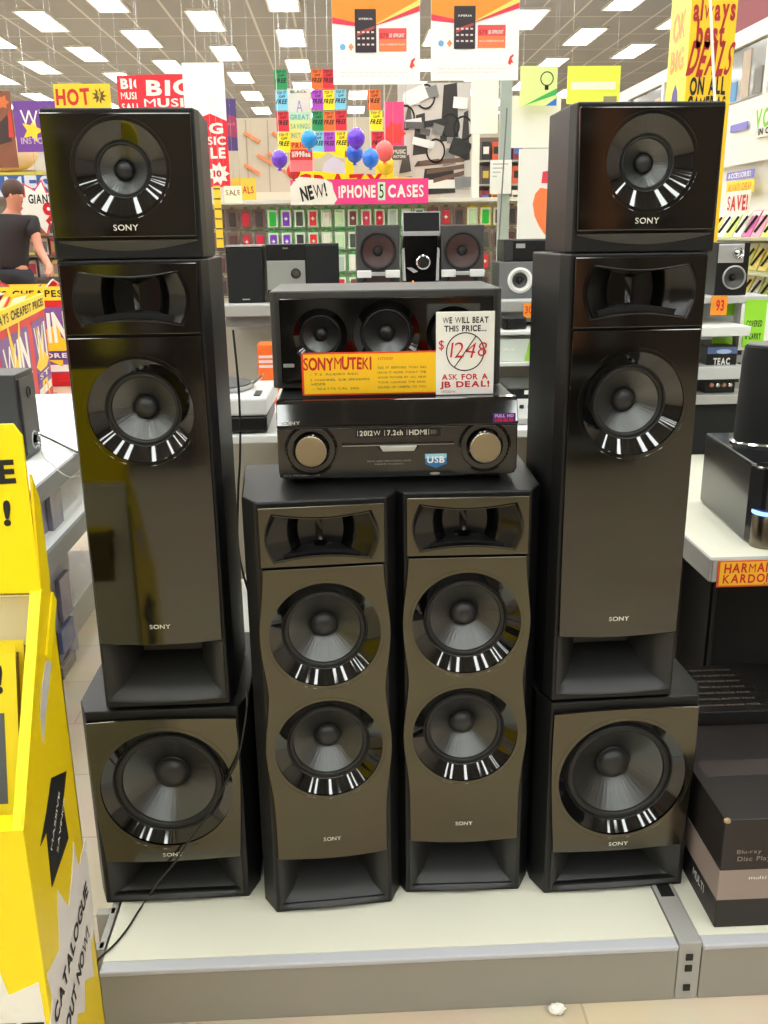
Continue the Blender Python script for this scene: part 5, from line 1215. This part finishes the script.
b1 = bin_('long red bargain bin with WIN panels behind the small black bookshelf speaker', -2.60, 7.65, 2.96, 1.02, R_(99.4), 'ALWAYS CHEAPEST PRICES', 'red and yellow bargain bins', .30, ((-.09, .225, 'WIN'), (.345, .135, 'WI')))
br2 = at(75, 340, 10.3)
b2 = bin_('red and yellow ALWAYS CHEAPEST bin in front of the person', br2.x-.50, 10.0, 1.25, 1.04, 0, 'ALWAYS CHEAPEST', 'red and yellow bargain bins', .5)
rr = random.Random(4)
dd0 = None
dcol = [(235, 232, 226), (210, 60, 60), (200, 190, 180), (90, 90, 120), (232, 200, 120)]; dcn = ['white', 'red', 'grey', 'navy', 'tan']
dp = {}
for bi, (b_, nn, wd, hh_, dpt) in enumerate(((b1, 24, 2.7, 1.02, .80), (b2, 12, 1.1, 1.04, .56))):
    obj('bin_floor', MB().box(-wd/2-.04, wd/2+.04, .025, (.888 if bi == 0 else .625)-.025, hh_-.18, hh_-.16), MATS['bin_red'], b_)
    for k in range(nn):
        ci = k % 5
        if ci not in dp:
            o = thing('disc_case', '', 'disc case', (0, 0, 0)); obj('case', MB().box(-.07, .07, -.007, .007, -.095, .095), mat('disc_%d' % ci, dcol[ci], .35), o); obj('sleeve_art', MB().box(-.06, .06, -.008, -.007, -.06, .08), mat('sleeve_%d' % ci, dcol[(ci+1) % 5], .4, vary=.5, bscale=30), o); dp[ci] = o
        else: o = copy_tree(dp[ci])
        lp = Vector((rr.uniform(-wd/2+.05, wd/2-.05), .15+(dpt-.3)*((k*.37) % 1.0), hh_-.085+.03*(k % 3)))
        o.location = Matrix.Translation(b_.location) @ Matrix.Rotation(b_.rotation_euler[2], 4, 'Z') @ lp
        o.rotation_euler = (R_(rr.uniform(25, 65)), R_(rr.uniform(-20, 20)), rr.uniform(0, 3))
        tag(o, '%s disc case lying in the %s, %s one in its heap' % (dcn[ci], 'long WIN bin' if bi == 0 else 'bin before the person', ORD[k]), 'disc case', 'disc cases in the bargain bins')

# person ------------------------------------------------------------------
def person():
    Yp = 11.05; X = at(9, 230, Yp).x; top = at(20, 180, Yp).z; S = top/1.80
    t = thing('person', 'person in dark t-shirt with brown hair leaning over the bargain bin', 'person', (X, Yp, 0))
    skin = mat('skin', (205, 140, 115), .55); shirt = mat('dark_shirt', (42, 38, 42), .8); hair = mat('brown_hair', (70, 46, 36), .7); trs = mat('dark_trousers', (40, 42, 52), .8)
    V = {}; E = []
    def v(n, x, y, z, r): V[n] = ((x*S, y*S, z*S), r*S)
    v('pelvis', 0, 0, .95, .135); v('waist', .01, -.01, 1.10, .125); v('chest', .03, -.02, 1.30, .15); v('upper', .05, -.02, 1.43, .12); v('neck', .07, -.03, 1.52, .055); v('headb', .10, -.04, 1.60, .075); v('head', .10, -.04, 1.68, .092); v('crown', .09, -.035, 1.745, .06)
    for s_, n in ((1, 'r'), (-1, 'l')):
        v('sh'+n, .05+.18*s_, -.02, 1.42, .062)
        if s_ == 1: v('el'+n, .30, -.12, 1.17, .045); v('wr'+n, .43, -.32, 1.04, .030); v('pa'+n, .46, -.38, 1.0, .036)
        else: v('el'+n, -.20, -.12, 1.15, .045); v('wr'+n, -.10, -.34, 1.06, .030); v('pa'+n, -.06, -.40, 1.03, .036)
        v('hip'+n, .09*s_, 0, .88, .10); v('kn'+n, .10*s_, -.03, .50, .062); v('an'+n, .10*s_, .02, .09, .042); v('to'+n, .11*s_, -.14, .035, .036)
    E += [('pelvis', 'waist'), ('waist', 'chest'), ('chest', 'upper'), ('upper', 'neck'), ('neck', 'headb'), ('headb', 'head'), ('head', 'crown')]
    for n in 'rl': E += [('upper', 'sh'+n), ('sh'+n, 'el'+n), ('el'+n, 'wr'+n), ('wr'+n, 'pa'+n), ('pelvis', 'hip'+n), ('hip'+n, 'kn'+n), ('kn'+n, 'an'+n), ('an'+n, 'to'+n)]
    for n in 'rl':
        px, py, pz = [c/S for c in V['pa'+n][0]]
        for k, (dx, L) in enumerate(((-.024, .062), (-.008, .074), (.008, .078), (.024, .066))):
            v('f%d%s' % (k, n), px+dx, py-.03-L*.3, pz-.02, .0095); v('g%d%s' % (k, n), px+dx, py-.03-L*.7, pz-.045-.02*(k % 2), .0085)
            E += [('pa'+n, 'f%d%s' % (k, n)), ('f%d%s' % (k, n), 'g%d%s' % (k, n))]
        v('t'+n, px-.045, py-.01, pz-.02, .011); E += [('pa'+n, 't'+n)]
    names_ = list(V)
    def skinned(nm, keys, m, grow=0, root='pelvis', slim=1):
        me = bpy.data.meshes.new(nm); idx = {k: i for i, k in enumerate(keys)}
        me.from_pydata([V[k][0] for k in keys], [(idx[a], idx[b]) for a, b in E if a in idx and b in idx], [])
        o = bpy.data.objects.new(nm, me); COL.objects.link(o)
        sk = o.modifiers.new('s', 'SKIN'); o.modifiers.new('u', 'SUBSURF').render_levels = 2
        o.modifiers['u'].levels = 2
        for k in keys:
            r = V[k][1]+grow; r = r*(slim if k in ('pelvis', 'waist', 'chest', 'upper', 'hipr', 'hipl', 'shr', 'shl') else 1); ry = r*(.72 if k in ('pelvis', 'waist', 'chest', 'upper') else 1)
            me.skin_vertices[0].data[idx[k]].radius = (r, ry)
        me.skin_vertices[0].data[idx[root]].use_root = True
        bpy.context.view_layer.update()
        m2 = bpy.data.meshes.new_from_object(o.evaluated_get(bpy.context.evaluated_depsgraph_get()))
        o.modifiers.clear(); o.data = m2; m2.materials.clear(); m2.materials.append(m)
        for p in m2.polygons: p.use_smooth = True
        o.parent = t; return o
    body = skinned('body', names_, skin, slim=.78)
    sub = ['pelvis', 'waist', 'chest', 'upper', 'shr', 'shl', 'neckb']
    v('neckb', .06, -.02, 1.46, .07); E.append(('upper', 'neckb'))
    v('slr', .255, -.075, 1.27, .052); v('sll', -.175, -.07, 1.27, .052)
    E.append(('shr', 'slr')); E.append(('shl', 'sll'))
    skinned('t_shirt', sub+['slr', 'sll'], shirt, .030*S, 'pelvis')
    v('hipc', .005, -.004, 1.03, .128); E.append(('pelvis', 'hipc'))
    skinned('trousers', ['pelvis', 'hipc', 'hipr', 'hipl', 'knr', 'knl', 'anr', 'anl'], trs, .022*S)
    # hair, face
    hx, hy, hz = V['head'][0]
    obj('hair', MB().ball((hx-.012*S, hy+.02*S, hz+.028*S), .100*S, .112*S, .105*S, 24, 14), hair, t, smooth=True)
    fx = hx+.055*S
    obj('nose', MB().ball((hx+.085*S, hy-.055*S, hz-.03*S), .018*S, .02*S, .022*S, 10, 8), skin, t, smooth=True)
    obj('ear', MB().ball((hx-.0*S, hy-.098*S, hz-.03*S), .016*S, .010*S, .026*S, 10, 8), skin, t, smooth=True)
    obj('ear', MB().ball((hx+.01*S, hy+.095*S, hz-.03*S), .016*S, .010*S, .026*S, 10, 8), skin, t, smooth=True)
    for q in (-.035, .03): obj('eye', MB().ball((hx+.084*S, hy+(-.03+q)*S, hz-.005*S), .008*S, .01*S, .008*S, 8, 6), INK, t)
    obj('mouth', MB().ball((hx+.080*S, hy-.045*S, hz-.075*S), .008*S, .022*S, .006*S, 8, 6), mat('lips', (160, 80, 75), .5), t)
    for sx in (.11, -.11): obj('shoe', MB().ball((sx*S, -.07*S, .045*S), .05*S, .13*S, .045*S, 16, 10), INK, t, smooth=True)
person()

# orange/yellow price sheets left of the case wall
o, w, h = board('price_list', 'narrow yellow strip of stacked price labels between the box speaker and case wall', 'price labels', 215, 186, 222, 248, 6.6, mat('label_yellow', (246, 200, 50), .5), .004, hang=1)
for k in range(6): patch(o, 'label_line', rect(-w*.45, w*.45, h*(.44-.16*k), h*(.46-.16*k)), INK, -.002)
o, w, h = board('price_sheet', 'white and yellow scribbled price sheet above the dark phone packs', 'price sheet', 224, 186, 242, 203, 6.7, mat('sheet_cream', (245, 240, 215), .5), .004, hang=1)
text(o, 'SALE', w*.8, h*.35, mat('sheet_brown', (150, 110, 60), .5), 0, h*.1, -.003, bold=.02, jit=.2)
o, w, h = board('price_sheet', 'mustard yellow price sheet behind the cream one', 'price sheet', 232, 178, 256, 200, 6.95, mat('mustard_sheet', (226, 200, 70), .5), .004, hang=1)
text(o, 'DEALS', w*.8, h*.35, RED, 0, -h*.05, -.003, bold=.02, jit=.1)

# ================================================================== BEHIND THE CAMERA (racks added to shape the speaker reflections)
def reflection_rack(lab, x0, x1, y, h, c1_, n, cols_):
    t = thing('shelf_unit', lab, 'shelf unit', ((x0+x1)/2, y, 0)); w = (x1-x0)/2
    obj('back_board', MB().box(-w, w, -.03, 0, 0, h), mat('rack_%d_%d' % (c1_[0], c1_[2]), c1_, .6), t)
    for k in range(n): obj('shelf', MB().box(-w, w, 0, .4, .1+k*(h-.1)/n, .13+k*(h-.1)/n), GREYM, t)
    for sx in (-w, w-.03): obj('end_panel', MB().box(sx, sx+.03, 0, .4, 0, h), mat('rack_end', (96, 84, 74), .6), t)
    m_ = len(cols_)
    for k, c in enumerate(cols_): obj('reflection_strip', MB().box(-w+.04+k*(2*w-.08)/m_, -w+.04+(k+.7)*(2*w-.08)/m_, .41, .42, h*.3, h-.05-.2*(k % 3)), paint(c), t)  # coloured strips added to put stripes into the mirror fronts
reflection_rack('brown shelf unit added across the aisle to reflect in the speaker fronts', -2.6, -.95, -3.2, 2.6, (120, 104, 92), 5, [(150, 60, 50), (110, 100, 92), (170, 160, 150), (90, 50, 44), (190, 180, 60), (120, 110, 105)])
reflection_rack('dark shelf unit added behind the viewer to darken the speaker reflections', .55, 2.2, -3.0, 2.6, (84, 80, 80), 5, [(150, 90, 60), (90, 90, 92), (180, 172, 160), (60, 60, 62), (160, 110, 80), (110, 104, 98)])
reflection_rack('low grey shelf unit added for reflections between the two taller ones', -.85, .45, -3.6, 1.5, (120, 114, 108), 4, [(60, 58, 58), (130, 126, 120), (50, 50, 54)])

q = atz(557, 1013, 0)
rn2 = random.Random(2); mb = MB(); mb.ball((0, 0, .010), .016, .013, .010, 12, 8); mb.v = [(x*rn2.uniform(.7, 1.25), y*rn2.uniform(.7, 1.25), z*rn2.uniform(.8, 1.15)) for x, y, z in mb.v]
scr = obj('paper_scrap', mb, PAPER); scr.location = (q.x, q.y, .0005); tag(scr, 'small crumpled white paper scrap on the floor in front of the platform', 'litter')
# ================================================================== WORLD + VIEW
wd = bpy.data.worlds.new('world'); SC.world = wd; wd.use_nodes = True
wd.node_tree.nodes['Background'].inputs[0].default_value = (.9, .92, 1, 1); wd.node_tree.nodes['Background'].inputs[1].default_value = .05
SC.view_settings.view_transform = 'Standard'; SC.view_settings.look = 'None'; SC.view_settings.gamma = 1
SC.view_settings.use_curve_mapping = False; SC.view_settings.exposure = .8
SC.cycles.use_denoising = True
SC.cycles.max_bounces = 8; SC.cycles.diffuse_bounces = 4; SC.cycles.glossy_bounces = 5
SC.cycles.sample_clamp_indirect = 6
SC.cycles.use_light_tree = True
